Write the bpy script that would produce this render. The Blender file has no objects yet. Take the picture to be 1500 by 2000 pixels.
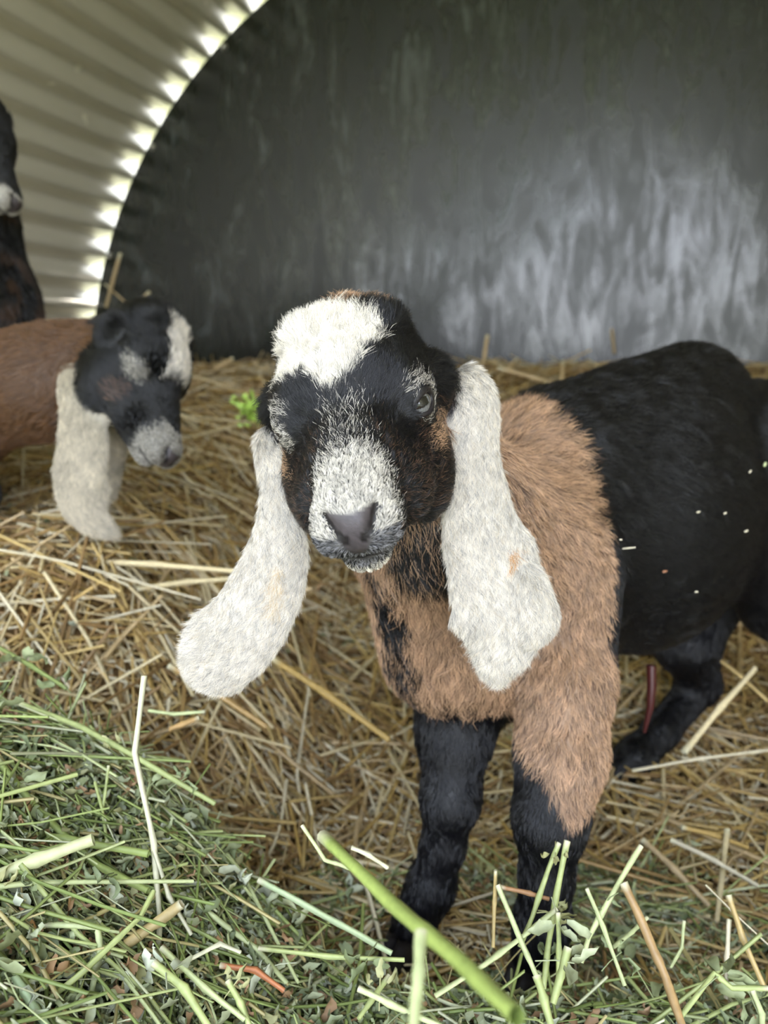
import bpy, math, random, time
import numpy as np
from mathutils import Vector, Matrix
T0 = time.time()
random.seed(7)
RNG = np.random.default_rng(7)
COL = bpy.context.scene.collection
SC = bpy.context.scene

# ------------------------------------------------------------------ camera
PITCH = math.radians(12.04)
CAM = np.array([0.0, 0.0, 0.42])
FWD = np.array([0, math.cos(PITCH), -math.sin(PITCH)])
UPC = np.array([0, math.sin(PITCH), math.cos(PITCH)])
RGT = np.array([1.0, 0, 0])
def A(px, py, t):
    """point of the place seen at photo pixel px,py at depth t metres"""
    return CAM + t * (FWD + (px - 750) / 1500 * RGT + (1000 - py) / 1500 * UPC)
cd = bpy.data.cameras.new('camera'); cam = bpy.data.objects.new('camera', cd); COL.objects.link(cam)
cam.location = CAM; cam.rotation_euler = (math.radians(90) - PITCH, 0, 0)
cd.sensor_fit = 'HORIZONTAL'; cd.sensor_width = 6.8; cd.lens = 6.8
cd.dof.use_dof = True; cd.dof.focus_distance = 0.348; cd.dof.aperture_fstop = 2.1
cd.clip_start = 0.01; cd.clip_end = 200
SC.camera = cam
# ------------------------------------------------------------------ light
SC.view_settings.view_transform = 'Standard'; SC.view_settings.look = 'None'
SC.view_settings.gamma = 1; SC.view_settings.use_curve_mapping = False
SC.view_settings.exposure = 0.88
wd = bpy.data.worlds.new('sky'); SC.world = wd; wd.use_nodes = True
nt = wd.node_tree; nt.nodes.clear()
def N(nt, t, **kw):
    n = nt.nodes.new(t)
    for k, v in kw.items():
        if k.startswith('i_'): n.inputs[k[2:].replace('_', ' ')].default_value = v
        else: setattr(n, k, v)
    return n
geo = N(nt, 'ShaderNodeTexCoord'); sep = N(nt, 'ShaderNodeSeparateXYZ')
nt.links.new(geo.outputs['Generated'], sep.inputs[0])
ramp = N(nt, 'ShaderNodeValToRGB'); nt.links.new(sep.outputs['Z'], ramp.inputs[0])
cr = ramp.color_ramp
cr.elements[0].position = 0.0; cr.elements[0].color = (0.89, 0.92, 0.98, 1)
cr.elements[1].position = 1.0; cr.elements[1].color = (0.50, 0.62, 0.9, 1)
e = cr.elements.new(0.35); e.color = (0.78, 0.85, 1.0, 1)
bg = N(nt, 'ShaderNodeBackground'); nt.links.new(ramp.outputs[0], bg.inputs[0]); bg.inputs[1].default_value = 4.5
wo = N(nt, 'ShaderNodeOutputWorld'); nt.links.new(bg.outputs[0], wo.inputs[0])

sl = bpy.data.lights.new('sun', 'SUN'); sl.energy = 9.0; sl.angle = math.radians(3.0); sl.color = (1.0, 0.97, 0.94)
so = bpy.data.objects.new('sun', sl); COL.objects.link(so)
# the sun stands behind the hut to the right: it lights the pasture and leaks in past the rim of the back board
so.rotation_euler = Vector((-.42, -.76, -.49)).to_track_quat('-Z', 'Y').to_euler()

# ------------------------------------------------------------------ helpers
def lin(r, g, b):
    f = lambda c: (c / 255 / 12.92) if c / 255 <= 0.04045 else ((c / 255 + 0.055) / 1.055) ** 2.4
    return (f(r), f(g), f(b))
def nrm(v):
    v = np.asarray(v, float); return v / (np.linalg.norm(v) + 1e-12)
def tag(o, label=None, cat=None, group=None, kind=None):
    if label: o['label'] = label
    if cat: o['category'] = cat
    if group: o['group'] = group
    if kind: o['kind'] = kind
    return o
def empty(name, loc):
    o = bpy.data.objects.new(name, None); COL.objects.link(o); o.location = loc; o.empty_display_size = 0.02
    return o
def link(name, me, mat, parent=None):
    o = bpy.data.objects.new(name, me); COL.objects.link(o)
    if mat is not None:
        me.materials.clear(); me.materials.append(mat)
    if parent is not None:
        o.parent = parent
        o.matrix_parent_inverse = Matrix.Translation(parent.location).inverted() if parent.parent is None else (Matrix.Translation(parent.parent.location).inverted())
    return o
def mesh_np(name, V, F, smooth=True, cols=None, attr='col'):
    """V (n,3); F list/array of quads or tris"""
    me = bpy.data.meshes.new(name)
    F = np.asarray(F, dtype=np.int32); n = F.shape[1]
    me.vertices.add(len(V)); me.vertices.foreach_set('co', np.asarray(V, np.float32).ravel())
    me.loops.add(F.size); me.loops.foreach_set('vertex_index', F.ravel())
    me.polygons.add(len(F)); me.polygons.foreach_set('loop_start', np.arange(0, F.size, n, dtype=np.int32))
    if smooth: me.polygons.foreach_set('use_smooth', np.ones(len(F), bool))
    me.update(calc_edges=True); me.validate()
    if cols is not None:
        a = me.attributes.new(attr, 'FLOAT_COLOR', 'POINT')
        c = np.ones((len(V), 4), np.float32); c[:, :3] = cols; a.data.foreach_set('color', c.ravel())
    return me
def mat_new(name):
    m = bpy.data.materials.new(name); m.use_nodes = True
    nt = m.node_tree; b = nt.nodes['Principled BSDF']
    return m, nt, b
def L(nt, a, b): nt.links.new(a, b)
# ------------------------------------------------------------------ implicit animal bodies
class Prim:
    def __init__(s, kind, a, b=None, r=(0, 0), k=0.01, flow=(0, 0, -1), reg='body', R=None, sub=False, w=None):
        s.kind, s.k, s.flow, s.reg, s.sub = kind, k, nrm(flow), reg, sub
        s.a = np.asarray(a, float); s.b = None if b is None else np.asarray(b, float)
        s.r = tuple(r); s.R = np.eye(3) if R is None else R; s.w = w
        m = k + 0.008
        if kind == 'ell':
            h = np.sqrt(((s.R * np.array(s.r)[None, :]) ** 2).sum(1)); s.lo = s.a - h - m; s.hi = s.a + h + m
        else:
            rr = max(s.r) if kind == 'cap' else max(s.w)
            s.lo = np.minimum(s.a, s.b) - rr - m; s.hi = np.maximum(s.a, s.b) + rr + m
        if kind == 'flat':
            d = nrm(s.b - s.a); wd_ = s.R - d * np.dot(s.R, d); s.wd = nrm(wd_)
    def f(s, x, y, z):
        if s.kind == 'ell':
            dx, dy, dz = x - s.a[0], y - s.a[1], z - s.a[2]
            q = [dx * s.R[0, i] + dy * s.R[1, i] + dz * s.R[2, i] for i in range(3)]
            k0 = np.sqrt((q[0] / s.r[0]) ** 2 + (q[1] / s.r[1]) ** 2 + (q[2] / s.r[2]) ** 2) + 1e-9
            k1 = np.sqrt((q[0] / s.r[0] ** 2) ** 2 + (q[1] / s.r[1] ** 2) ** 2 + (q[2] / s.r[2] ** 2) ** 2) + 1e-9
            return k0 * (k0 - 1) / k1
        ba = s.b - s.a; bb = (ba ** 2).sum()
        dx, dy, dz = x - s.a[0], y - s.a[1], z - s.a[2]
        h = np.clip((dx * ba[0] + dy * ba[1] + dz * ba[2]) / bb, 0, 1)
        ex, ey, ez = dx - h * ba[0], dy - h * ba[1], dz - h * ba[2]
        rad = s.r[0] + (s.r[1] - s.r[0]) * h
        if s.kind == 'cap':
            return np.sqrt(ex ** 2 + ey ** 2 + ez ** 2) - rad
        wid = s.w[0] + (s.w[1] - s.w[0]) * h
        c = ex * s.wd[0] + ey * s.wd[1] + ez * s.wd[2]
        ox, oy, oz = ex - c * s.wd[0], ey - c * s.wd[1], ez - c * s.wd[2]
        return (np.sqrt((c / wid * rad) ** 2 + ox ** 2 + oy ** 2 + oz ** 2) - rad)
def axis_pts(lo, hi, flo, fhi, fine, coarse):
    p = [lo]
    while p[-1] < hi:
        x = p[-1]
        d = max(flo - x, x - fhi, 0)
        p.append(x + min(coarse, fine + d * 0.12))
    return np.array(p)
def sdf_mesh(prims, fine_lo, fine_hi, fine=0.0014, coarse=0.004):
    lo = np.min([p.lo for p in prims], 0) - 0.004; hi = np.max([p.hi for p in prims], 0) + 0.004
    ax = [axis_pts(lo[i], hi[i], fine_lo[i], fine_hi[i], fine, coarse) for i in range(3)]
    D = np.full([len(a) for a in ax], 1.0, np.float32)
    for p in prims:
        i0 = [max(0, np.searchsorted(ax[i], p.lo[i]) - 1) for i in range(3)]
        i1 = [min(len(ax[i]), np.searchsorted(ax[i], p.hi[i]) + 1) for i in range(3)]
        sl = tuple(slice(i0[i], i1[i]) for i in range(3))
        x = ax[0][sl[0]][:, None, None]; y = ax[1][sl[1]][None, :, None]; z = ax[2][sl[2]][None, None, :]
        d = p.f(x, y, z).astype(np.float32); O = D[sl]
        if p.sub:
            h = np.maximum(p.k - np.abs(O + d), 0) / p.k; D[sl] = np.maximum(O, -d) + h * h * p.k / 4
        else:
            h = np.maximum(p.k - np.abs(O - d), 0) / p.k; D[sl] = np.minimum(O, d) - h * h * p.k / 4
    S = D < 0
    nx, ny, nz = D.shape
    cnt = np.zeros((nx - 1, ny - 1, nz - 1), np.int8)
    for i in (0, 1):
        for j in (0, 1):
            for k in (0, 1): cnt += S[i:nx - 1 + i, j:ny - 1 + j, k:nz - 1 + k]
    act = (cnt > 0) & (cnt < 8)
    I = np.argwhere(act); idx = np.full(act.shape, -1, np.int32); idx[act] = np.arange(len(I))
    cor = [(i, j, k) for i in (0, 1) for j in (0, 1) for k in (0, 1)]
    vals = {c: D[I[:, 0] + c[0], I[:, 1] + c[1], I[:, 2] + c[2]] for c in cor}
    acc = np.zeros((len(I), 3)); num = np.zeros(len(I))
    for c in cor:
        for axd in range(3):
            if c[axd]: continue
            c2 = list(c); c2[axd] = 1; c2 = tuple(c2)
            v0, v1 = vals[c], vals[c2]; m = (v0 < 0) != (v1 < 0)
            t = np.where(m, v0 / np.where(m, v0 - v1, 1), 0)
            for q in range(3):
                base = ax[q][I[:, q] + c[q]]
                if q == axd: base = base + t * (ax[q][I[:, q] + 1] - ax[q][I[:, q]])
                acc[:, q] += np.where(m, base, 0)
            num += m
    V = acc / num[:, None]
    F = []
    for axd in range(3):
        u, v = [(1, 2), (2, 0), (0, 1)][axd]
        s0 = [slice(None)] * 3; s1 = [slice(None)] * 3
        s0[axd] = slice(0, -1); s1[axd] = slice(1, None)
        ch = S[tuple(s0)] != S[tuple(s1)]
        E_ = np.argwhere(ch)
        ok = (E_[:, u] > 0) & (E_[:, v] > 0) & (E_[:, u] < D.shape[u] - 1) & (E_[:, v] < D.shape[v] - 1)
        E_ = E_[ok]
        def cell(du, dv):
            q = E_.copy(); q[:, u] -= du; q[:, v] -= dv
            return idx[q[:, 0], q[:, 1], q[:, 2]]
        quad = np.stack([cell(1, 1), cell(0, 1), cell(0, 0), cell(1, 0)], 1)
        flip = ~S[E_[:, 0], E_[:, 1], E_[:, 2]]
        quad[flip] = quad[flip][:, ::-1]
        F.append(quad)
    F = np.concatenate(F); F = F[(F >= 0).all(1)]
    # one light smoothing pass
    for _ in range(2):
        s = np.zeros_like(V); n = np.zeros(len(V))
        for i in range(4):
            a_, b_ = F[:, i], F[:, (i + 1) % 4]
            for q in range(3):
                s[:, q] += np.bincount(a_, V[b_, q], len(V)) + np.bincount(b_, V[a_, q], len(V))
            n += np.bincount(a_, minlength=len(V)) + np.bincount(b_, minlength=len(V))
        V = V * 0.5 + 0.5 * s / np.maximum(n, 1)[:, None]
    return V, F
def vnormals(V, F):
    n = np.cross(V[F[:, 2]] - V[F[:, 0]], V[F[:, 3]] - V[F[:, 1]])
    o = np.zeros_like(V)
    for i in range(4):
        for q in range(3): o[:, q] += np.bincount(F[:, i], n[:, q], len(V))
    return o / (np.linalg.norm(o, axis=1, keepdims=True) + 1e-12)
def fields(P, prims):
    """flow direction and nearest-region of surface points"""
    acc = np.zeros_like(P); best = np.full(len(P), 9.0); reg = np.zeros(len(P), int)
    for i, p in enumerate(prims):
        if p.sub: continue
        m = ((P > p.lo - 0.01) & (P < p.hi + 0.01)).all(1)
        if not m.any(): continue
        d = p.f(P[m, 0], P[m, 1], P[m, 2]); w = 1 / (np.abs(d) + 0.003) ** 3
        acc[m] += w[:, None] * p.flow
        mi = np.where(m)[0]; b = d < best[mi]
        best[mi[b]] = d[b]; reg[mi[b]] = i
    return acc, reg
def vnoise(P, s, seed=0):
    """cheap smooth value noise 0..1"""
    Q = P * s; i = np.floor(Q).astype(np.int64); f = Q - i; f = f * f * (3 - 2 * f)
    def h(a, b, c):
        n = (a * 374761393 + b * 668265263 + c * 1274126177 + seed * 974711) & 0xffffffff
        n = ((n ^ (n >> 13)) * 1274126177) & 0xffffffff
        return ((n ^ (n >> 16)) & 0xffff) / 65535.0
    r = 0
    for dx in (0, 1):
        for dy in (0, 1):
            for dz in (0, 1):
                w = (f[:, 0] if dx else 1 - f[:, 0]) * (f[:, 1] if dy else 1 - f[:, 1]) * (f[:, 2] if dz else 1 - f[:, 2])
                r = r + w * h(i[:, 0] + dx, i[:, 1] + dy, i[:, 2] + dz)
    return r
def sstep(a, b, x):
    t = np.clip((x - a) / (b - a), 0, 1); return t * t * (3 - 2 * t)
def make_fur(name, parent, mat, root, nor, flow, length, lift, rad, col, clump=0.003, clump_k=0.6, npts=5, wav=0.06, sink=0.0003, angn=0.22):
    n = len(root)
    T = flow - nor * (flow * nor).sum(1, keepdims=True); T /= np.linalg.norm(T, axis=1, keepdims=True) + 1e-9
    B = np.cross(nor, T)
    T = T + B * RNG.normal(0, 0.16, n)[:, None] + nor * 0
    T /= np.linalg.norm(T, axis=1, keepdims=True)
    lift = lift * RNG.uniform(0.7, 1.3, n)
    Lh = length * RNG.uniform(0.65, 1.15, n)
    s = np.linspace(0, 1, npts)
    P = np.zeros((n, npts, 3))
    ca, sa = np.cos(lift), np.sin(lift)
    for j, t in enumerate(s):
        up = sa * (t - 0.25 * t * t)
        P[:, j] = root - nor * sink + T * (ca * t * Lh)[:, None] + nor * (up * Lh)[:, None]
    # clumps
    cs = clump if np.ndim(clump) else np.full(n, clump)
    W = root + (np.stack([vnoise(root, 180, q) for q in (1, 2, 3)], 1) - 0.5) * (cs * 1.8)[:, None]
    key = np.floor(W / cs[:, None]).astype(np.int64)
    key -= key.min(0); hsh = (key[:, 0] << 40) | (key[:, 1] << 20) | key[:, 2]
    _, inv = np.unique(hsh, return_inverse=True); cn = np.bincount(inv).astype(float)
    mr = np.stack([np.bincount(inv, root[:, q]) / cn for q in range(3)], 1)
    mt = np.stack([np.bincount(inv, T[:, q]) / cn for q in range(3)], 1)
    ang = RNG.normal(0, angn, len(cn)); ln = RNG.uniform(0.85, 1.15, len(cn))
    off = (mr[inv] - root); off -= nor * (off * nor).sum(1, keepdims=True)
    kk = clump_k * RNG.uniform(0.5, 1.2, n)
    for j, t in enumerate(s):
        P[:, j] += off * (kk * t ** 1.3)[:, None] + B * (ang[inv] * t * t * Lh)[:, None]
        ph = RNG.uniform(0, 6.28, n) if j == 0 else ph
        P[:, j] += B * (np.sin(ph + t * 5) * wav * Lh * t)[:, None]
    cu = bpy.data.hair_curves.new(name)
    cu.add_curves([npts] * n)
    cu.points.foreach_set('position', P.astype(np.float32).ravel())
    ra = cu.attributes.get('radius') or cu.attributes.new('radius', 'FLOAT', 'POINT')
    prof = np.array([1.0, 1.0, 0.9, 0.65, 0.18]) if npts == 5 else np.linspace(1, 0.2, npts)
    ra.data.foreach_set('value', (np.broadcast_to(np.reshape(rad, (-1, 1)), (n, 1)) * prof[None, :]).astype(np.float32).ravel())
    ca_ = cu.attributes.new('hcol', 'FLOAT_COLOR', 'CURVE')
    c = np.ones((n, 4), np.float32); c[:, :3] = col * RNG.uniform(.72, 1.22, len(cn))[inv][:, None]; ca_.data.foreach_set('color', c.ravel())
    cu.materials.append(mat)
    o = bpy.data.objects.new(name, cu); COL.objects.link(o)
    rootobj = parent
    while rootobj.parent: rootobj = rootobj.parent
    o.parent = parent; o.matrix_parent_inverse = Matrix.Translation(rootobj.location).inverted()
    o['kind'] = 'stuff'
    return o
def surf_sample(V, F, NV, n, dens):
    """n points on quads, area weighted times dens(per-face)"""
    a = 0.5 * np.linalg.norm(np.cross(V[F[:, 2]] - V[F[:, 0]], V[F[:, 3]] - V[F[:, 1]]), axis=1) * dens
    c = np.cumsum(a); f = np.searchsorted(c, RNG.uniform(0, c[-1], n)); f = np.minimum(f, len(F) - 1)
    u, v = RNG.uniform(0, 1, n)[:, None], RNG.uniform(0, 1, n)[:, None]
    q = F[f]
    w = [(1 - u) * (1 - v), u * (1 - v), u * v, (1 - u) * v]
    P = sum(w[i] * V[q[:, i]] for i in range(4)); No = sum(w[i] * NV[q[:, i]] for i in range(4))
    return P, No / (np.linalg.norm(No, axis=1, keepdims=True) + 1e-9)

# head frame of a goat: local millimetres (s sideways, f along the muzzle, u up) to the world
class HeadFrame:
    asleep = False
    def __init__(s, origin, M): s.o = np.asarray(origin, float); s.M = np.asarray(M, float)
    def p(s, a, b, c): return s.o + s.M @ (np.array([a, b, c]) / 1000)
    def v(s, a, b, c): return s.M @ np.array([a, b, c], float)
    def loc(s, P): return ((P - s.o) @ s.M) * 1000
def eye_frame(s):
    n = nrm((s * .80, .58, .14)); h = nrm(np.cross((0, 0, 1), n)); h = h if h[1] > 0 else -h
    v = nrm(np.cross(n, h)); v = v if v[2] > 0 else -v
    return np.array([s * 28.6, 2.6, 12.3]), n, h, v
def head_prims(H, sc=1.0, asleep=False):
    P = []
    def e(c, r, k=8, flow=(0, -1, 0.1), sub=False, rot=None):
        R = H.M if rot is None else H.M @ rot
        P.append(Prim('ell', H.p(*c), r=[x / 1000 * sc for x in r], k=k / 1000, flow=H.v(*flow), reg='head', R=R, sub=sub))
    def c(a, b, ra, rb, k=8, flow=(0, -1, 0.1), sub=False):
        P.append(Prim('cap', H.p(*a), H.p(*b), r=(ra / 1000, rb / 1000), k=k / 1000, flow=H.v(*flow), reg='head', sub=sub))
    e((0, -30, 8), (38, 38, 36), 6)
    e((0, -14, 20), (33, 32, 26), 10)
    e((0, -44, 26), (31, 28, 30), 12)
    for s in (-1, 1):
        e((s * 27, -4, 14), (12, 17, 13), 10, (s * .5, -1, .2))
        e((s * 25, -12, -18), (16, 30, 20), 12, (s * .3, -1, -.2))
        e((s * 18, 24, -16), (13, 26, 16), 12, (s * .3, -1, -.2))
        e((s * 37, -38, 8), (11, 12, 15), 8, (s * .5, -.6, -.5))
        e((s * 19, -34, 43), (8, 8, 7), 12)
    c((0, 0, 8), (0, 56, -4), 23, 15.5, 12)
    e((0, 70, -6), (16.5, 15, 12), 8, (0, -1, .3))
    for s in (-1, 1):
        e((s * 8.0, 66, -14), (11, 17, 9.5), 9, (s * .4, -1, 0))
    c((0, -12, -24), (0, 55, -26), 20, 10, 10, (0, -1, -.3))
    e((0, 64, -28), (9, 10, 7), 7, (0, -.6, -1))
    # mouth, philtrum, nostrils
    for s in (-1, 1):
        for q0, q1, r0, r1 in (((0, 82.5, -21), (s * 10, 75, -22.5), 1.0, 1.1), ((s * 10, 75, -22.5), (s * 18, 52, -23), 1.1, 1.0)):
            c(q0, q1, r0, r1, 2.5, sub=True)
        c((s * 10.5, 78.5, -1.5), (s * 8.6, 83, -6.5), 2.0, 2.3, 1.5, sub=True)
        c((s * 8.6, 83, -6.5), (s * 3.6, 86, -10.5), 1.9, .9, 1.5, sub=True)
        e((s * 24, -8, -33), (13, 24, 15), 12, (s * .3, -1, -.4))
    for s in (-1, 1):
        if s > 0 and not asleep: e((s * 36, 7.5, 13.5), (8.4, 8.4, 6.2), 3, sub=True)
    c((0, 87, -10), (0, 84, -19), 0.8, 0.8, 2, sub=True)
    for s in (-1, 1):
        if asleep or s < 0: continue
        ce, n, h, v = eye_frame(s)
        pts = []
        for i in range(16):
            a = i / 16 * 2 * math.pi; x = 8.2 * math.cos(a); y = (5.2 if math.sin(a) > 0 else 5.0) * (1 if s > 0 else .38) * math.sin(a) + (-.9 * math.cos(a))
            d = math.sqrt(max(0, 9.6 ** 2 - x * x - y * y)) if x * x + y * y < 92 else 0
            pts.append(ce + h * x + v * y + n * (max(d, 3.2) + (.6 if y > 0 else 0)))
        for i in range(16): c(pts[i], pts[(i + 1) % 16], *((1.5 if i < 8 else 1.2,) * 2 if s > 0 else (2.4, 2.4)), 1.8)
    return P
def tube_np(pts, rad, ns=8):
    pts = np.asarray(pts, float); n = len(pts); V, F = [], []
    up = np.array([.3, .2, .9])
    for i in range(n):
        t = nrm(pts[min(i + 1, n - 1)] - pts[max(i - 1, 0)]); a = nrm(np.cross(t, up)); b = np.cross(t, a)
        r = rad[i] if np.ndim(rad) else rad
        for j in range(ns): an = 2 * math.pi * j / ns; V.append(pts[i] + r * (math.cos(an) * a + math.sin(an) * b))
    for i in range(n - 1):
        for j in range(ns): F.append((i * ns + j, i * ns + (j + 1) % ns, (i + 1) * ns + (j + 1) % ns, (i + 1) * ns + j))
    return np.array(V), F
# ------------------------------------------------------------------ the hut and the ground
AX = nrm((0.30, 1.0225, 0)); SD = np.array([AX[1], -AX[0], 0]); Z = np.array([0, 0, 1.0])
D_W = 2.02; R_H = 1.22; C_S = -0.305; C_Z = 0.232
def hut(s, d, z): return CAM * [1, 1, 0] + s * SD + d * AX + z * Z
def ground_z(x, y):
    x, y = np.asarray(x, float), np.asarray(y, float)
    a = sstep(.56, 1.75, y); b = .60 * sstep(-.02, -.30, x) * sstep(.40, .68, y)
    return .375 * (1 - (1 - a) * (1 - b)) + .006 * np.sin(x * 23 + y * 9) * np.cos(y * 19 - x * 7)
def hay_z(x, y):
    x, y = np.asarray(x, float), np.asarray(y, float)
    H = .080 + .135 * sstep(.04, -.27, x); e = .365 + .100 * sstep(.02, -.18, x)
    return H * (1 - sstep(e - .03, e + .065, y)) * sstep(-.25, .05, y) + .007 * np.sin(x * 41 + y * 17) * np.cos(y * 37 + x * 11) - .012
def top_z(x, y): return np.maximum(ground_z(x, y), hay_z(x, y))
def grid_mesh(name, fx, nu, nv):
    V = []; F = []
    for j in range(nv + 1):
        for i in range(nu + 1): V.append(fx(i / nu, j / nv))
    for j in range(nv):
        for i in range(nu):
            a = j * (nu + 1) + i; F.append((a, a + 1, a + nu + 2, a + nu + 1))
    return mesh_np(name, np.array(V), F)
# bedding floor
m_fl, nt_, b_ = mat_new('packed_straw'); tc = N(nt_, 'ShaderNodeTexCoord'); nz = N(nt_, 'ShaderNodeTexNoise'); nz.inputs['Scale'].default_value = 60
rp = N(nt_, 'ShaderNodeValToRGB'); rp.color_ramp.elements[0].color = (*lin(70, 50, 28), 1); rp.color_ramp.elements[1].color = (*lin(150, 118, 70), 1)
L(nt_, tc.outputs['Object'], nz.inputs['Vector']); L(nt_, nz.outputs[0], rp.inputs[0]); L(nt_, rp.outputs[0], b_.inputs['Base Color']); b_.inputs['Roughness'].default_value = .9
def fl_pt(u, v):
    q = hut(C_S + (u * 2 - 1) * 1.30, -.60 + v * 2.66, 0); return (q[0], q[1], float(ground_z(q[0], q[1])) - .012)
fl = tag(link('floor', grid_mesh('floor', fl_pt, 90, 90), m_fl), 'straw covered hut floor rising towards the back panel', kind='structure')
m_gr, nt_, b_ = mat_new('pasture'); tc = N(nt_, 'ShaderNodeTexCoord'); nz = N(nt_, 'ShaderNodeTexNoise'); nz.inputs['Scale'].default_value = 3
rp = N(nt_, 'ShaderNodeValToRGB'); rp.color_ramp.elements[0].color = (*lin(96, 106, 58), 1); rp.color_ramp.elements[1].color = (*lin(140, 142, 96), 1)
L(nt_, tc.outputs['Object'], nz.inputs['Vector']); L(nt_, nz.outputs[0], rp.inputs[0]); L(nt_, rp.outputs[0], b_.inputs['Base Color'])
def gr_pt(u, v): return ((u - .5) * 60, (v - .5) * 60, -.05)
tag(link('ground', grid_mesh('ground', gr_pt, 8, 8), m_gr), 'pasture around the hut', kind='structure')
# back panel: a dark half-round board
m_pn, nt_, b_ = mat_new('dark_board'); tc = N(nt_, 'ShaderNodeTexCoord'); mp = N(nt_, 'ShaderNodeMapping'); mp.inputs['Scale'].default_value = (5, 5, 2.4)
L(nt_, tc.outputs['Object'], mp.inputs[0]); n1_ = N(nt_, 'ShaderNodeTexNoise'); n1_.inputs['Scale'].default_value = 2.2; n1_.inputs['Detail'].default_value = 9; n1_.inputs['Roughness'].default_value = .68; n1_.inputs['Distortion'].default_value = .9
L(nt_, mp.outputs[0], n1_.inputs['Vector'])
rp = N(nt_, 'ShaderNodeValToRGB'); rp.color_ramp.elements[0].position = .35; rp.color_ramp.elements[0].color = (*lin(6, 10, 8), 1); rp.color_ramp.elements[1].position = .8; rp.color_ramp.elements[1].color = (*lin(24, 34, 24), 1)  # green in this base colour stands in for trees reflected in the board
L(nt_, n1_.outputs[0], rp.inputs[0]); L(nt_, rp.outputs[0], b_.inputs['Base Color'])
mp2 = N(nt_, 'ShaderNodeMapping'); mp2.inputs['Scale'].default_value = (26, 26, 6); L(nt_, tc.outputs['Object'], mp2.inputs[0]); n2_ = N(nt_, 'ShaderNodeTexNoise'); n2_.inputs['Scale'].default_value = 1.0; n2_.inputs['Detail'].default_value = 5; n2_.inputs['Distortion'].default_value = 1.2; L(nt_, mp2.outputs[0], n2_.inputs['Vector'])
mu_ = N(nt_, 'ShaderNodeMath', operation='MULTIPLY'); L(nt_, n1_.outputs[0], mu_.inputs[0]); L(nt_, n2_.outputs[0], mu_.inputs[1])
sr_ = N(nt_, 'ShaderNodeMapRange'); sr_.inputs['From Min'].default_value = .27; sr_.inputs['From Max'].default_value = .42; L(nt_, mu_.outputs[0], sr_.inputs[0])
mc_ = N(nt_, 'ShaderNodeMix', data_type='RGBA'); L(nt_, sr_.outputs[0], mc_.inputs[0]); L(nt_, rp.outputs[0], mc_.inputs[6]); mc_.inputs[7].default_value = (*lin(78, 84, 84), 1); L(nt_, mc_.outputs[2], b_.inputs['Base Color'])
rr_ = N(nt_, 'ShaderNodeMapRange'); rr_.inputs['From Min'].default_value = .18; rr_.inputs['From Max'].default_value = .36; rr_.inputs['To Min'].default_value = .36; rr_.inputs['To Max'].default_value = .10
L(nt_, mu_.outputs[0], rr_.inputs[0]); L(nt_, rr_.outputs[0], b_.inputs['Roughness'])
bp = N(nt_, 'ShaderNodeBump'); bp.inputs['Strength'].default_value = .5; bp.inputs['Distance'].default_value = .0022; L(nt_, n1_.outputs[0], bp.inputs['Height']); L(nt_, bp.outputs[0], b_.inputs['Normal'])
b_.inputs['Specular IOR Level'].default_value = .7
N_FL = 100
def panel():
    V = []; F = []; n = 240; a0, a1 = math.radians(-35), math.radians(215)
    for d in (D_W, D_W + .012):
        for i in range(n + 1):
            a = a0 + (a1 - a0) * i / n; V.append(hut(C_S + (R_H - .002) * math.cos(a), d, C_Z + (R_H - .002) * math.sin(a)))
    bm_ = bpy.data.meshes.new('back_panel'); m_ = n + 1
    Fs = [list(range(m_)), list(range(2 * m_ - 1, m_ - 1, -1))] + [[i, i + m_, (i + 1) % m_ + m_, (i + 1) % m_] for i in range(m_)]
    bm_.from_pydata([tuple(v) for v in V], [], Fs); bm_.update(); return bm_
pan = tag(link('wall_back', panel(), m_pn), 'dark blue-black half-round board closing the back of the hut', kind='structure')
# corrugated steel arch
m_st, nt_, b_ = mat_new('galvanised_steel'); b_.inputs['Metallic'].default_value = .22; b_.inputs['Base Color'].default_value = (*lin(242, 235, 214), 1)
nz = N(nt_, 'ShaderNodeTexNoise'); nz.inputs['Scale'].default_value = 14; tc = N(nt_, 'ShaderNodeTexCoord'); L(nt_, tc.outputs['Object'], nz.inputs['Vector'])
rr_ = N(nt_, 'ShaderNodeMapRange'); rr_.inputs['To Min'].default_value = .20; rr_.inputs['To Max'].default_value = .30; L(nt_, nz.outputs[0], rr_.inputs[0]); L(nt_, rr_.outputs[0], b_.inputs['Roughness'])
def arch():
    per = 10; a0, a1 = math.radians(-32), math.radians(212); n = int(N_FL * (a1 - a0) / (2 * math.pi) * per)
    ds = [-.55, 0, .6, 1.2, 1.7, 1.95, D_W, D_W + .05, D_W + .13]; V = []; F = []
    for t in (0, .0012):
        for d in ds:
            for i in range(n + 1):
                a = a0 + (a1 - a0) * i / n; r = R_H + t + .0125 * (1 - math.cos(a * N_FL + 0.4)); V.append(hut(C_S + r * math.cos(a), d, C_Z + r * math.sin(a)))
    m_ = n + 1; nd = len(ds)
    for k in range(2):
        for j in range(nd - 1):
            for i in range(n):
                a = (k * nd + j) * m_ + i; q = (a, a + 1, a + m_ + 1, a + m_); F.append(q if k == 0 else q[::-1])
    for j in (0, nd - 1):
        for i in range(n): a = j * m_ + i; b = (nd + j) * m_ + i; F.append((a, b, b + 1, a + 1))
    return mesh_np('corrugated_arch', np.array(V), F)
tag(link('ceiling', arch(), m_st), 'galvanised corrugated steel arch of the hut', kind='structure')
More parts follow.
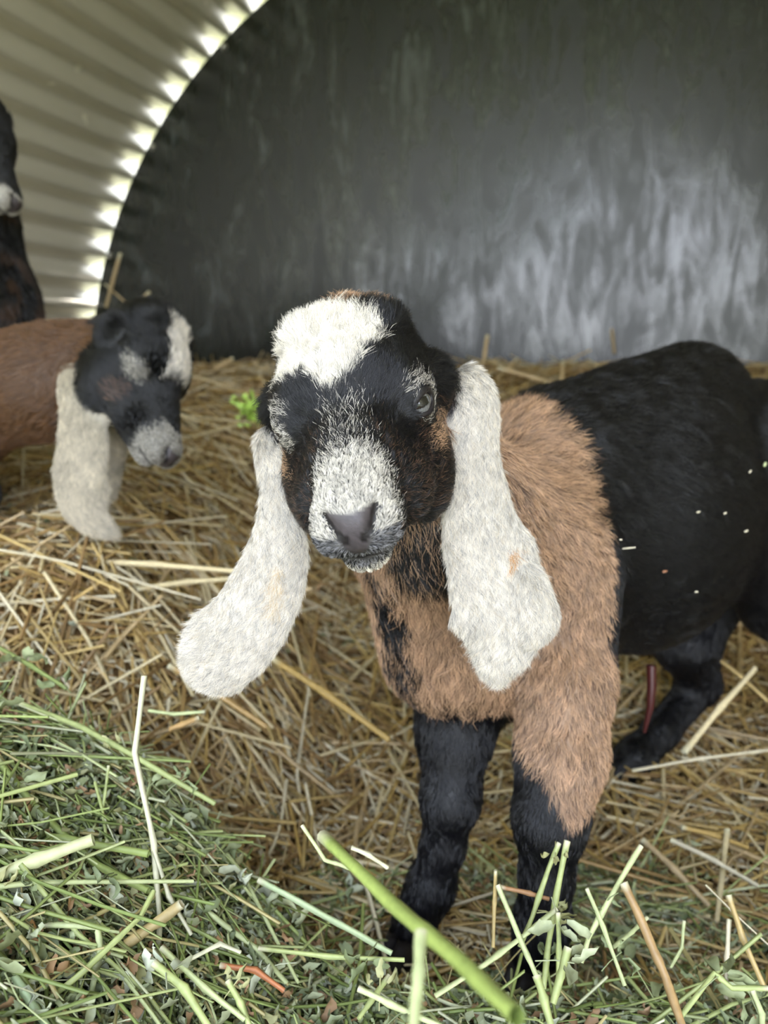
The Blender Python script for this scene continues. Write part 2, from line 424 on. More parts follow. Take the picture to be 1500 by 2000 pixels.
# screws along the rim of the board
m_sc, nt_, b_ = mat_new('zinc_screw'); b_.inputs['Metallic'].default_value = 1; b_.inputs['Base Color'].default_value = (.7, .7, .68, 1); b_.inputs['Roughness'].default_value = .3
def screw_mesh():
    V = []; F = []; prof = [(0, -.004), (.009, -.004), (.009, -.007), (.0055, -.008), (.0055, -.013), (.004, -.0145), (0, -.0148)]; ns = 12
    for r, d in prof:
        for i in range(ns): a = 2 * math.pi * i / ns; V.append(r * math.cos(a) * SD + r * math.sin(a) * Z + (d + .004) * AX)
    for j in range(len(prof) - 1):
        for i in range(ns): F.append((j * ns + i, j * ns + (i + 1) % ns, (j + 1) * ns + (i + 1) % ns, (j + 1) * ns + i))
    return mesh_np('screw', np.array(V), F)
sm_ = screw_mesh()
for k, ang in enumerate((173.5, 158, 142.5, 127, 111.5, 96, 80.5, 65, 49.5, 34, 18.5, 3)):
    a = math.radians(ang)
    o = link('screw', sm_, m_sc); o.location = hut(C_S + (R_H - .016) * math.cos(a), D_W, C_Z + (R_H - .016) * math.sin(a)); o.parent = pan
# trees outside, behind the camera: they darken and green what the board and the steel reflect
m_tr, nt_, b_ = mat_new('tree_foliage'); b_.inputs['Base Color'].default_value = (*lin(62, 92, 38), 1); b_.inputs['Roughness'].default_value = .6
m_bk, nt_, b_ = mat_new('bark'); b_.inputs['Base Color'].default_value = (*lin(80, 66, 52), 1)
def tree(x, y, h, w, label):
    root = tag(empty('leafy_tree', (x, y, -.05)), label, 'tree', 'trees in the pasture')
    V, F = tube_np([(x, y, -.05), (x + .05, y, h * .3), (x, y + .1, h * .6)], [.16, .12, .07]); link('trunk', mesh_np('trunk', V, F), m_bk, root)
    n = 2600; u = RNG.normal(0, 1, (n, 3)); u /= np.linalg.norm(u, axis=1, keepdims=True)
    c = np.array([x, y, h * .64]) + u * np.array([w, w, h * .36]) * (RNG.uniform(.35, 1, n) ** .4)[:, None]
    d1 = RNG.normal(0, 1, (n, 3)); d1 /= np.linalg.norm(d1, axis=1, keepdims=True); d2 = np.cross(d1, RNG.normal(0, 1, (n, 3))); d2 /= np.linalg.norm(d2, axis=1, keepdims=True)
    s = RNG.uniform(.10, .22, n)[:, None]
    Vv = np.stack([c - d1 * s, c + d2 * s * .6, c + d1 * s, c - d2 * s * .6], 1).reshape(-1, 3)
    tag(link('foliage', mesh_np('foliage', Vv, np.arange(4 * n).reshape(-1, 4), smooth=False), m_tr, root), kind='stuff')
for x_, y_, h_, w_, lb in ((-11.5, -8.5, 6.5, 2.4, 'broad leafy tree in the pasture, left end of the row'), (-5.1, -4.7, 5.0, 2.1, 'broad leafy tree added nearest the hut, unseen, to darken the reflection'), (-6.8, -12.5, 8.0, 2.8, 'tall leafy tree in the pasture, left of the gap'), (7.0, -9, 7, 2.6, 'leafy tree in the pasture, right of the gap')):  # the tree nearest the hut is added to darken the board's left reflection
    tree(x_, y_, h_, w_, lb)
# ------------------------------------------------------------------ materials of the animals
def fur_mat(name, rough=0.30, spec=0.6):
    m, nt, b = mat_new(name)
    a = N(nt, 'ShaderNodeAttribute', attribute_name='hcol')
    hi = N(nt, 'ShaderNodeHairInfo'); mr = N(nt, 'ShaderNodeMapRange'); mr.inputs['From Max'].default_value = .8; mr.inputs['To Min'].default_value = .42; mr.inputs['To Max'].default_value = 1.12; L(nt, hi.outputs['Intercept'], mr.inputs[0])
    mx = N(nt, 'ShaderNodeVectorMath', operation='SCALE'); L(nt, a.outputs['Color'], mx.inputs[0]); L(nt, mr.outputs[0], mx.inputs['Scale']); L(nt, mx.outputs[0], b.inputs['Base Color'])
    b.inputs['Roughness'].default_value = rough; b.inputs['Specular IOR Level'].default_value = spec
    return m
def skin_mat(name):
    m, nt, b = mat_new(name)
    a = N(nt, 'ShaderNodeAttribute', attribute_name='col')
    L(nt, a.outputs['Color'], b.inputs['Base Color'])
    b.inputs['Roughness'].default_value = 0.5
    nz = N(nt, 'ShaderNodeTexNoise'); nz.inputs['Scale'].default_value = 900; bp = N(nt, 'ShaderNodeBump')
    bp.inputs['Strength'].default_value = 0.25; bp.inputs['Distance'].default_value = 0.0006
    L(nt, nz.outputs[0], bp.inputs['Height']); L(nt, bp.outputs[0], b.inputs['Normal'])
    return m
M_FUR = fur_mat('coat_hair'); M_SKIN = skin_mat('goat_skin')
BLACK = np.array(lin(17, 16, 20)); BROWN = np.array(lin(198, 160, 126)); WHITE = np.array(lin(240, 232, 218))
DKBROWN = np.array(lin(104, 78, 62)); PAD = np.array(lin(74, 67, 69)); GREYH = np.array(lin(150, 148, 150))

# ------------------------------------------------------------------ the near kid
HM = np.array([[0.97796808, -0.01260397, -0.20837366], [-0.10118151, -0.90170895, -0.42033709], [0.18259448, -0.43215981, 0.88311786]])
CM = np.stack([RGT, FWD, UPC], 1)
H1 = HeadFrame(CAM + CM @ np.array([-0.0123, 0.3686, 0.0354]), CM @ HM)
BA = nrm((0.77, 0.64, 0)); BL = nrm((0.64, -0.77, 0)); RB = np.stack([BA, BL, (0, 0, 1)], 1)
def kid1_prims():
    P = []
    def e(c, r, k=.03, flow=(.77, .64, -.35), reg='body', R=RB): P.append(Prim('ell', c, r=r, k=k, flow=flow, reg=reg, R=R))
    def c(a, b, ra, rb, k=.02, flow=(0, 0, -1), reg='leg'): P.append(Prim('cap', a, b, r=(ra, rb), k=k, flow=flow, reg=reg))
    e(A(1010, 1130, .535), (.080, .060, .100))
    e(A(1045, 930, .545), (.055, .040, .045))
    e(A(1250, 1015, .62), (.125, .080, .105), .04)
    c(A(1090, 880, .56), A(1340, 790, .66), .040, .050, .04, (.77, .64, -.1), 'body')
    e(A(1450, 935, .72), (.090, .070, .090), .04)
    e(A(1535, 1010, .665), (.075, .038, .105), .03, (.5, .3, -.8))
    c(H1.p(0, -45, -5), A(880, 1000, .46), .034, .042, .02, (.3, .2, -1), 'neck')
    c(A(880, 1000, .46), A(960, 1080, .50), .042, .055, .03, (.5, .2, -1), 'neck')
    c(A(815, 1080, .475), A(885, 1240, .515), .034, .050, .03, (-.1, -.1, -1), 'neck')
    # fore legs
    def leg(pts, reg='leg', flow=(0, 0, -1)):
        for (p, r), (q, s) in zip(pts[:-1], pts[1:]): c(p, q, r, s, .012, flow, reg)
    leg([(A(905, 1290, .53), .036), (A(890, 1420, .52), .024), (A(880, 1560, .515), .0175), (A(866, 1650, .522), .0125), (A(842, 1730, .53), .0145), (A(808, 1805, .535), .015)], 'foreleg_r')
    leg([(A(1100, 1130, .50), .036), (A(1100, 1330, .485), .029), (A(1096, 1470, .475), .025), (A(1075, 1600, .47), .0205), (A(1068, 1710, .475), .014), (A(1060, 1800, .485), .0155), (A(1045, 1860, .49), .015)], 'foreleg_l')
    # hind legs: the near one leaves the frame, the far one shows behind the belly
    leg([(A(1560, 1150, .66), .045), (A(1600, 1290, .68), .022), (A(1650, 1400, .74), .014), (A(1610, 1500, .70), .012), (A(1590, 1560, .69), .014)], 'hindleg_l')
    leg([(A(1370, 1130, .78), .050), (A(1340, 1250, .77), .032), (A(1368, 1335, .80), .019), (A(1290, 1430, .775), .0155), (A(1240, 1480, .765), .017), (A(1205, 1510, .76), .016)], 'hindleg_r')
    # short tail
    c(A(1545, 860, .79), A(1600, 900, .83), .016, .010, .02, (.5, .6, -.8), 'body')
    return P + head_prims(H1)
def spline(pts, m=5):
    """Catmull-Rom through tuples (point, width, thickness, direction)"""
    Q = [np.concatenate([np.ravel(c).astype(float) for c in p]) for p in pts]
    Q = [2 * Q[0] - Q[1]] + Q + [2 * Q[-1] - Q[-2]]; out = []
    for i in range(1, len(Q) - 2):
        for j in range(m):
            t = j / m
            out.append(.5 * (2 * Q[i] + (Q[i + 1] - Q[i - 1]) * t + (2 * Q[i - 1] - 5 * Q[i] + 4 * Q[i + 1] - Q[i + 2]) * t * t + (3 * Q[i] - 3 * Q[i + 1] + Q[i + 2] - Q[i - 1]) * t ** 3))
    out.append(Q[-2])
    return [(q[:3], q[3], q[4], q[5:8]) for q in out]
def ear_prims(pts, reg):
    """pts: (centre, half width, half thickness, width direction)"""
    P = []
    pts = spline(pts)
    for (p, w, h, d), (q, w2, h2, d2) in zip(pts[:-1], pts[1:]):
        P.append(Prim('flat', p, q, r=(h, h2), w=(w, w2), k=.006, flow=q - p, reg=reg, R=nrm(np.asarray(d) + np.asarray(d2))))
    return P
X = np.array([1.0, 0, 0])
ear_l = [(A(905, 735, .405), .006, .005, (1, .2, 0)), (A(925, 790, .405), .0085, .0045, (1, .2, 0)), (A(926, 880, .403), .0085, .0045, (1, .2, 0)), (A(928, 960, .402), .0108, .004, (1, .2, 0)),
         (A(943, 1060, .400), .0145, .004, (1, .1, .1)), (A(972, 1140, .398), .0150, .004, (1, .1, .2)), (A(988, 1200, .398), .0142, .004, (1, .1, .25)), (A(982, 1250, .400), .0112, .004, (1, 0, .35)), (A(970, 1288, .402), .0066, .0035, (1, 0, .3)), (A(975, 1322, .404), .0012, .0015, (1, 0, 0))]
ear_l2 = [(A(1025, 1120, .397), .004, .004, (1, .1, 0)), (A(1046, 1180, .393), .0055, .0045, (1, .3, 0)), (A(1050, 1212, .394), .005, .004, (1, .3, 0)), (A(1035, 1235, .394), .003, .003, (1, .3, 0))]
ear_r = [(A(530, 850, .408), .006, .005, (1, -.2, 0)), (A(549, 890, .405), .0078, .0045, (1, -.2, 0)), (A(556, 960, .400), .0078, .0045, (1, 0, .05)), (A(545, 1070, .396), .0098, .004, (1, 0, -.15)),
         (A(524, 1150, .394), .0112, .004, (1, 0, -.3)), (A(490, 1215, .392), .0118, .004, (.85, 0, -.5)), (A(455, 1258, .390), .0122, .0045, (.7, 0, -.7)), (A(420, 1285, .388), .0118, .005, (.6, 0, -.8)), (A(394, 1300, .387), .0080, .005, (.6, 0, -.8))]
def poly_d(x, y, poly):
    """signed distance to a polygon, positive inside"""
    poly = np.array(poly, float); n = len(poly); d = np.full(len(x), 1e9); ins = np.zeros(len(x), bool)
    for i in range(n):
        a, b = poly[i], poly[(i + 1) % n]; e_ = b - a; w0, w1 = x - a[0], y - a[1]
        t = np.clip((w0 * e_[0] + w1 * e_[1]) / (e_ @ e_), 0, 1)
        d = np.minimum(d, np.hypot(w0 - t * e_[0], w1 - t * e_[1]))
        c_ = ((a[1] <= y) != (b[1] <= y)); xi = a[0] + (y - a[1]) / np.where(e_[1] == 0, 1e-9, e_[1]) * e_[0]
        ins ^= c_ & (x < xi)
    return np.where(ins, d, -d)
BLAZE = [(-4.5, 16), (-14, 5), (-27, -3), (-35, -14), (-34, -27), (-20, -38), (-4, -40), (9, -34), (22, -22), (18, -8), (6, 10)]
def mixc(base, col, m):
    m = np.clip(m, 0, 1)[:, None]; return base * (1 - m) + np.asarray(col) * m
def head_colour(P, H, hair, n1):
    """coat pattern of a black faced goat head; hair=True picks one colour per hair"""
    q = H.loc(P); s, f, u = q.T; n = len(P)
    rnd = RNG.uniform(0, 1, n) if hair else np.full(n, 0.5)
    pick = (lambda m: (m > rnd).astype(float)) if hair else (lambda m: m)
    c = np.tile(BLACK, (n, 1)); jit = (n1 - .5) * 5
    c = mixc(c, DKBROWN, pick(0.14 * sstep(22, 30, np.abs(s)) * (u < 8) + .12 * sstep(20, 45, f)))
    ey = np.minimum(np.linalg.norm(q - np.array([37, 8, 13]), axis=1), np.linalg.norm(q - np.array([-37, 8, 13]), axis=1))
    c = mixc(c, WHITE * .7, pick(0.5 * sstep(18, 12, ey) * sstep(7, 9.5, ey) * sstep(-6, 4, u - 3 + jit) * np.maximum(sstep(30, 36, np.abs(s)), .8 * sstep(18, 22, u))))
    if H.asleep is False: c = mixc(c, WHITE * .7, pick(.55 * sstep(13, 8, np.linalg.norm((q - np.array([-37, 9, 10])) / [1, 1, .8], axis=1) + jit)))
    c = mixc(c, BROWN, pick(.5 * sstep(8, 4, np.hypot(np.abs(s) - 38, (u + 6)) + jit)))
    w = sstep(40, 59, f + jit) * sstep(19 + .1 * (f - 45), 11 + .1 * (f - 45), np.abs(s) + jit * .5) * sstep(-15, -7, u)
    w = np.maximum(w * .9, .20 * sstep(14, 32, f) * sstep(14, 4, np.abs(s)) * (u > 0))
    c = mixc(c, WHITE * .82, pick(w * .93))
    low = (u <= -10) & (f > 60) & (np.abs(s) < 17)
    c = mixc(c, GREYH, pick(np.where(low, .45, 0.)))
    c = mixc(c, WHITE, pick(.85 * sstep(-26, -30, u) * sstep(58, 64, f) * sstep(11, 7, np.abs(s))))
    bl = poly_d(s, f - (4.5 if hair else 0), BLAZE) + jit * .6
    c = mixc(c, WHITE, np.where(u > 18, sstep(-1, 1.5, bl) if not hair else pick(sstep(-1.2, 2.2, bl)), 0) )
    br = sstep(-30, -36, f + jit) * sstep(-6, 2, s + jit) * sstep(27, 22, s) * (u > 15)
    c = mixc(c, BROWN, pick(.85 * br))
    return c
def pad_mask(P, H):
    q = H.loc(P); s, f, u = q.T
    return sstep(0, 2.0, np.minimum(np.minimum(f - 76.5, 9.5 + (u + 6) * .5 - np.abs(s)), np.minimum(u + 20, .5 - u + np.abs(s) * .1)))
def bare_mask(P, H):
    """nose pad, lips' edge and eyes carry no hair"""
    q = H.loc(P); s, f, u = q.T
    m = pad_mask(P, H)
    ey = np.linalg.norm((q - np.array([36.5, 8, 13.5])) / [1, 1, .68], axis=1)
    m = m if H.asleep else np.maximum(m, sstep(10, 8.4, ey))
    m = m if H.asleep else np.maximum(m, sstep(6.5, 5, np.linalg.norm((q - np.array([-36.5, 8, 11.5])) / [1, 1, .22], axis=1)))
    return np.maximum(m, sstep(2.4, 1.4, np.abs(u + 22.2)) * (f > 62) * (np.abs(s) < 16))
def kid1_colour(P, regs, hair):
    n = len(P); n1 = vnoise(P, 130, 5) * .6 + vnoise(P, 420, 6) * .4
    j = (n1 - .5) * .022
    rnd = RNG.uniform(0, 1, n) if hair else np.full(n, .5)
    c = np.tile(BLACK, (n, 1))
    x, y, z = P.T; q = P @ BA
    body = np.isin(regs, ('body', 'neck', 'foreleg_l', 'foreleg_r'))
    bound = .413 - .022 * sstep(.33, .24, z) + .03 * sstep(.24, .19, z)
    br = sstep(-.004, .004, bound + j - q)
    lowz = np.where(regs == 'foreleg_r', .197, np.where(x > .066, .150 + 1.3 * np.clip(.108 - x, 0, 1), .197))
    br *= sstep(-.004, .004, z - lowz + j)
    tone = BROWN * (0.72 + .5 * n1[:, None]); dk = (rnd < .22)[:, None] if hair else np.zeros((n, 1), bool)
    tone = np.where(dk, DKBROWN, tone)
    c = np.where((body & ((br > rnd) if hair else (br > .5)))[:, None], tone, c)
    for (ctr, r, k) in (((.000, .441, .262), .022, .95), ((.004, .452, .226), .026, .75), ((.022, .406, .308), .030, .85), ((.005, .40, .33), .03, .6), ((.02, .47, .20), .02, .7), ((.075, .40, .36), .02, .5), ((-.012, .45, .245), .018, .7), ((.015, .46, .205), .022, .7), ((.05, .45, .20), .016, .5), ((-.004, .43, .285), .014, .6)):
        d = np.linalg.norm(P - np.array(ctr), axis=1) + j
        m = k * sstep(r, r * .6, d)
        c = np.where((body & (m > rnd))[:, None], BLACK, c)
    hd = regs == 'head'
    if hd.any(): c[hd] = head_colour(P[hd], H1, hair, n1[hd])
    er = np.char.startswith(regs.astype(str), 'ear')
    ec = np.tile(WHITE, (n, 1)) * (.80 + .25 * n1[:, None])
    ec = np.where((rnd < .14)[:, None], np.array(lin(150, 147, 145)), ec)
    ec = np.where((rnd > .93)[:, None], np.array(lin(205, 188, 155)), ec)
    c[er] = ec[er]
    # a dried orange smear on the left ear, yellow stain on the right one
    if hair:
        sm = np.linalg.norm((P - A(1000, 1082, .391)) / [.0011, .02, .0062], axis=1) < 1
        sm |= np.linalg.norm((P - A(998, 1068, .391)) / [.0016, .02, .0018], axis=1) < 1
        c[sm & er] = np.array(lin(205, 140, 20))
        st = np.linalg.norm((P - A(545, 1140, .39)) / [.004, .02, .014], axis=1) < 1
        c[st & er & (rnd < .3)] = np.array(lin(215, 185, 130))
    return c
def sphere_np(nu=64, nv=40):
    V = []; F = []
    for j in range(nv + 1):
        th = math.pi * j / nv
        for i in range(nu):
            ph = 2 * math.pi * i / nu; V.append((math.sin(th) * math.cos(ph), math.sin(th) * math.sin(ph), math.cos(th)))
    for j in range(nv):
        for i in range(nu):
            a = j * nu + i; b = j * nu + (i + 1) % nu; F.append((a, a + nu, b + nu, b))
    return np.array(V), F
m_eye, nt_, b_ = mat_new('eyeball'); at_ = N(nt_, 'ShaderNodeAttribute', attribute_name='col'); L(nt_, at_.outputs['Color'], b_.inputs['Base Color'])
b_.inputs['Roughness'].default_value = .12; b_.inputs['Coat Weight'].default_value = 1; b_.inputs['Coat Roughness'].default_value = .03
M_HOOF, nt_, b_ = mat_new('hoof_horn'); b_.inputs['Base Color'].default_value = (*lin(38, 34, 33), 1); b_.inputs['Roughness'].default_value = .4
def add_eyes(parent, H, gaze=None):
    for s in (1,):   # the other lid is shut
        ce, n, h, v = eye_frame(s); C = H.p(*ce); n, h, v = H.v(*n), H.v(*h), H.v(*v)
        g = n if gaze is None else nrm(n * .75 + nrm(gaze - C) * .55); hh = nrm(h - g * (h @ g)); vv = np.cross(g, hh); vv = vv if vv @ v > 0 else -vv
        V, F = sphere_np(); R = .0092
        ax, ay, az = V[:, 0], V[:, 1], V[:, 2]
        col = np.tile(lin(48, 40, 38), (len(V), 1))
        rr = np.hypot(ax, ay); ir = (rr < .66) & (az > 0)
        col[ir] = np.array(lin(132, 132, 132)) * (.75 + .35 * np.sin(np.arctan2(ay[ir], ax[ir]) * 23)[:, None] ** 2 * .5)
        col[(rr > .58) & (rr < .66) & (az > 0)] = lin(70, 66, 66)
        pu = (np.abs(ax) < .42) & (np.abs(ay) < .22 + .05 * np.cos(ax * 5)) & (az > 0)
        col[pu] = lin(6, 6, 9)
        W = C + R * (ax[:, None] * hh + ay[:, None] * vv + (az + .06 * np.exp(-rr ** 2 * 6) * (az > 0))[:, None] * g)
        link('eye', mesh_np('eye', W, F, cols=col), m_eye, parent)
def add_hoof(parent, p, down, fwd, r=.010, ln=.024):
    """one hoof of two toes"""
    down, fwd = nrm(down), nrm(fwd); side = nrm(np.cross(down, fwd))
    V, F = [], []
    for t in (-1, 1):
        base = len(V); nr, ns = 6, 12
        for j in range(nr):
            k = j / (nr - 1); c = p + down * ln * (k - .2) + fwd * (.003 + .010 * k) + side * t * r * .52
            for i in range(ns):
                a = 2 * math.pi * i / ns; rx = r * (.52 + .12 * k) * (1 if j < nr - 1 else .96); ry = r * (.95 + .45 * k)
                V.append(c + side * math.cos(a) * rx + fwd * math.sin(a) * ry * (1.15 if math.sin(a) > 0 else .85))
        for j in range(nr - 1):
            for i in range(ns):
                a = base + j * ns + i; b = base + j * ns + (i + 1) % ns; F.append((a, b, b + ns, a + ns))
        for j0 in (0, (nr - 1) * ns):
            for i in range(1, ns - 2, 2): F.append((base + j0, base + j0 + i, base + j0 + i + 1, base + j0 + i + 2 if i + 2 < ns else base + j0 + ns - 1))
    link('hoof', mesh_np('hoof', np.array(V), F), M_HOOF, parent)
def build_goat(label, cat, name, base, prims, H, colour, fine, nh, gaze=None, fs=.0014, cs=.004, rad=1.0, group=None):
    root = tag(empty(name, base), label, cat, group)
    V, F = sdf_mesh(prims, fine[0], fine[1], fs, cs); NV = vnormals(V, F)
    regn = np.array([p.reg for p in prims])
    fl, rg = fields(V, prims); vr = regn[rg]
    col = colour(V, vr, False) * .6
    pm = pad_mask(V, H)[:, None] * (vr == 'head')[:, None]; q = H.loc(V)
    tone = PAD * (.75 + .5 * vnoise(V, 900, 3)[:, None])
    bm = bare_mask(V, H)[:, None] * (vr == 'head')[:, None]
    col = col * (1 - bm) + np.array(lin(32, 27, 29)) * bm
    col = col * (1 - pm) + tone * pm
    for sg in (-1, 1):
        for q0, q1 in (((sg * 10.5, 78.5, -1.5), (sg * 8.6, 83, -6.5)), ((sg * 8.6, 83, -6.5), (sg * 3.6, 86, -10.5))):
            q0, q1 = np.array(q0), np.array(q1); t = np.clip(((q - q0) @ (q1 - q0)) / ((q1 - q0) @ (q1 - q0)), 0, 1)
            dd = np.linalg.norm(q - q0 - t[:, None] * (q1 - q0), axis=1)[:, None]; mm = sstep(2.6, 1.9, dd); col = col * (1 - mm) + np.array(lin(22, 16, 18)) * mm
    body = link('body', mesh_np('goat_body', V, F, cols=col), M_SKIN, root)
    cv = V[F].mean(1); fr = vr[F[:, 0]]
    seen = ((CAM - cv) * NV[F[:, 0]]).sum(1) > -.02
    isear = np.char.startswith(fr.astype(str), 'ear')
    sets = [('head_fur', fr == 'head', nh[0]), ('coat', ~isear & (fr != 'head'), nh[2])]
    for e_ in sorted(set(fr[isear])): sets.append(('ear_fur', fr == e_, nh[1]))
    for nm, m, n in sets:
        dens = np.where(seen, 1.0, .3)[m]
        P, No = surf_sample(V, F[m], NV, n, dens)
        fw, rg = fields(P, prims); rr = regn[rg]
        c = colour(P, rr, True); n = len(P)
        if nm == 'head_fur':
            keep = RNG.uniform(0, 1, n) > bare_mask(P, H); P, No, fw, c = P[keep], No[keep], fw[keep], c[keep]
            s, f, u = H.loc(P).T
            ln = .0026 + .0055 * sstep(70, 15, f) + .004 * sstep(10, -25, f) * (u > 10)
            ed = np.minimum(np.linalg.norm(np.stack([s, f, u], 1) - [36.5, 8, 13.5], axis=1), np.linalg.norm(np.stack([s, f, u], 1) - [-36.5, 8, 13.5], axis=1))
            ln *= .35 + .65 * sstep(9, 20, ed)
            lift = .30 + .15 * (u > 20) + .2 * (f > 35); r_ = 9.0e-5; cl, ck = .0028, .65
        elif nm == 'ear_fur':
            ln = np.full(n, .0085); lift = np.full(n, .2); r_ = 7.0e-5; cl, ck = .0015, .8
        else:
            ln = np.full(n, .0125)
            leg = np.isin(rr, ('leg', 'foreleg_l', 'foreleg_r', 'hindleg_l', 'hindleg_r'))
            ln[leg] = .0085; z0 = P[:, 2]
            ln[leg & (z0 < base[2] + .13)] = .0055
            lift = np.full(n, .38); r_ = 1.25e-4; cl, ck = .0042, .6
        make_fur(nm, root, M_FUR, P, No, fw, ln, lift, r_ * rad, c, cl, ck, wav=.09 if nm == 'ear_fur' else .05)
    if gaze is not None: add_eyes(root, H, gaze)
    return root
ears1 = ear_prims(ear_l, 'ear_l') + ear_prims(ear_l2, 'ear_l') + ear_prims(ear_r, 'ear_r')
kid = build_goat('young kid with long white ears and brown shoulder, facing the camera on the straw', 'goat', 'goat_kid', tuple(A(940, 1860, .52)),
                 kid1_prims() + ears1, H1, kid1_colour, (A(360, 1340, .37) - .01, A(1075, 590, .44) + .01), (150000, 75000, 260000), gaze=CAM)
for p, fw_ in ((A(800, 1822, .535), -BA), (A(1040, 1880, .492), -BA), (A(1590, 1575, .69), -BA), (A(1200, 1520, .758), -BA)):
    add_hoof(kid, p, (0, 0, -1), fw_)
V_, F_ = tube_np([A(1272, 1300, .60), A(1273, 1340, .60), A(1270, 1380, .60), A(1258, 1430, .603)], [.004, .0038, .003, .0014])
m_cord, nt_, b_ = mat_new('dried_cord'); b_.inputs['Base Color'].default_value = (*lin(74, 30, 28), 1); b_.inputs['Roughness'].default_value = .35
tag(link('navel_cord', mesh_np('navel_cord', V_, F_), m_cord, kid), 'dried dark red navel cord')
# ------------------------------------------------------------------ the second kid, head down at the left
def frame_from(o, f, u):
    f = nrm(f); u = nrm(u - f * (u @ f)); s = -np.cross(f, u); return HeadFrame(o, np.stack([s, f, u], 1))
def wv(r, d, u): return r * RGT + d * FWD + u * UPC
H2 = frame_from(A(282, 752, .70), wv(.46, -.38, -.80), wv(.80, -.12, .50)); H2.asleep = True
def generic_legs(c, base, lst):
    for (p, q, m, r0, r1, r2) in lst: c(p, q, r0, r1, .012); c(q, m, r1, r2, .010)
def kid2_prims():
    P = []
    RT = np.stack([nrm((-.93, .36, 0)), nrm((.36, .93, 0)), (0, 0, 1)], 1); fl = (-.9, .3, -.2)
    def e(c, r, k=.03, flow=fl, reg='body', R=RT): P.append(Prim('ell', c, r=r, k=k, flow=flow, reg=reg, R=R))
    def c(a, b, ra, rb, k=.02, flow=fl, reg='neck'): P.append(Prim('cap', a, b, r=(ra, rb), k=k, flow=flow, reg=reg))
    c(H2.p(0, -42, -2), A(110, 745, .745), .036, .048, .02)
    c(A(110, 745, .745), A(-70, 775, .77), .048, .062, .03)
    e(A(-150, 800, .80), (.09, .065, .09)); e(A(-420, 800, .90), (.16, .085, .10)); e(A(-620, 810, .98), (.09, .08, .095))
    # legs folded in the straw
    for p, q, m in ((A(-120, 900, .76), A(-40, 965, .75), A(-170, 985, .76)), (A(-130, 900, .84), A(-60, 960, .86), A(-180, 975, .88)), (A(-560, 900, .92), A(-420, 960, .88), A(-560, 975, .88)), (A(-600, 900, 1.04), A(-480, 940, 1.06), A(-600, 950, 1.06))):
        c(p, q, .034, .018, .015, (0, 0, -1), 'leg'); c(q, m, .016, .012, .01, (-1, 0, 0), 'leg')
    c(A(-700, 760, 1.04), A(-760, 800, 1.06), .016, .01, .02)
    return P + head_prims(H2, asleep=True)
ear2n = [(A(152, 712, .695), .008, .005, (1, 0, 0)), (A(158, 755, .685), .0145, .005, (1, 0, 0)), (A(165, 830, .680), .0155, .0045, (1, 0, 0)), (A(160, 900, .678), .0160, .004, (1, 0, 0)), (A(152, 960, .677), .0150, .004, (1, 0, 0)), (A(166, 1000, .677), .0112, .004, (1, 0, .5)), (A(192, 1022, .678), .0080, .004, (.8, 0, .7)), (A(222, 1042, .679), .0030, .003, (.5, 0, .8))]
ear2f = [(A(262, 720, .80), .008, .005, (1, .4, 0)), (A(240, 800, .81), .011, .0045, (1, .4, 0)), (A(215, 900, .81), .011, .004, (1, .4, 0)), (A(205, 975, .80), .008, .004, (1, .4, 0))]
def kid2_colour(P, regs, hair):
    n = len(P); n1 = vnoise(P, 90, 5) * .6 + vnoise(P, 300, 6) * .4; rnd = RNG.uniform(0, 1, n) if hair else np.full(n, .5)
    c = np.tile(BROWN * np.array([.27, .20, .13]), (n, 1)) * (.7 + .5 * n1[:, None])
    q = H2.loc(P); hd = regs == 'head'; j = (n1 - .5) * 12
    nk = (regs == 'neck') | (regs == 'body')
    c = np.where((nk & (q[:, 1] > -75 + j) & (q[:, 2] > -5))[:, None], BLACK, c)
    c = np.where(((regs == 'leg') | (P[:, 0] < -.62))[:, None], BLACK, c)
    h = np.tile(BLACK * .4, (n, 1)); s, f, u = q.T
    m = .55 * sstep(18, 8, np.linalg.norm((q - [-35, 12, 10]) / [1, 1.25, .8], axis=1) + j * .5)
    h = mixc(h, WHITE * .6, (m > rnd) if hair else m)
    m = .75 * sstep(50, 62, f + j * .5) * (u < 9); h = mixc(h, WHITE * .5, (m > rnd) if hair else m)
    m = .5 * sstep(14, 6, np.hypot(f - 18, u + 12) + j * .4) * (s < 0); h = mixc(h, DKBROWN, (m > rnd) if hair else m)
    m = sstep(17, 12, np.abs(s + j * .2)) * sstep(-36, -28, f) * sstep(24, 12, f) * (u > 14); h = mixc(h, WHITE, (m > rnd) if hair else m)
    c = np.where(hd[:, None], h, c)
    er = np.char.startswith(regs.astype(str), 'ear'); ec = WHITE * np.array([.88, .84, .74]) * (.55 + .55 * n1[:, None]) * np.where(rnd < .2, .55, 1)[:, None]
    return np.where(er[:, None], ec, c)
lk = build_goat('brown-necked kid with cream ears hanging down, resting with its head low at the left', 'goat', 'goat_kid', tuple(A(-300, 960, .85)), kid2_prims() + ear_prims(ear2n, 'ear_r') + ear_prims(ear2f, 'ear_l'), H2, kid2_colour,
                (A(90, 1060, .66) - .005, A(400, 590, .80) + .005), (45000, 20000, 70000), fs=.0022, cs=.006, rad=1.5)
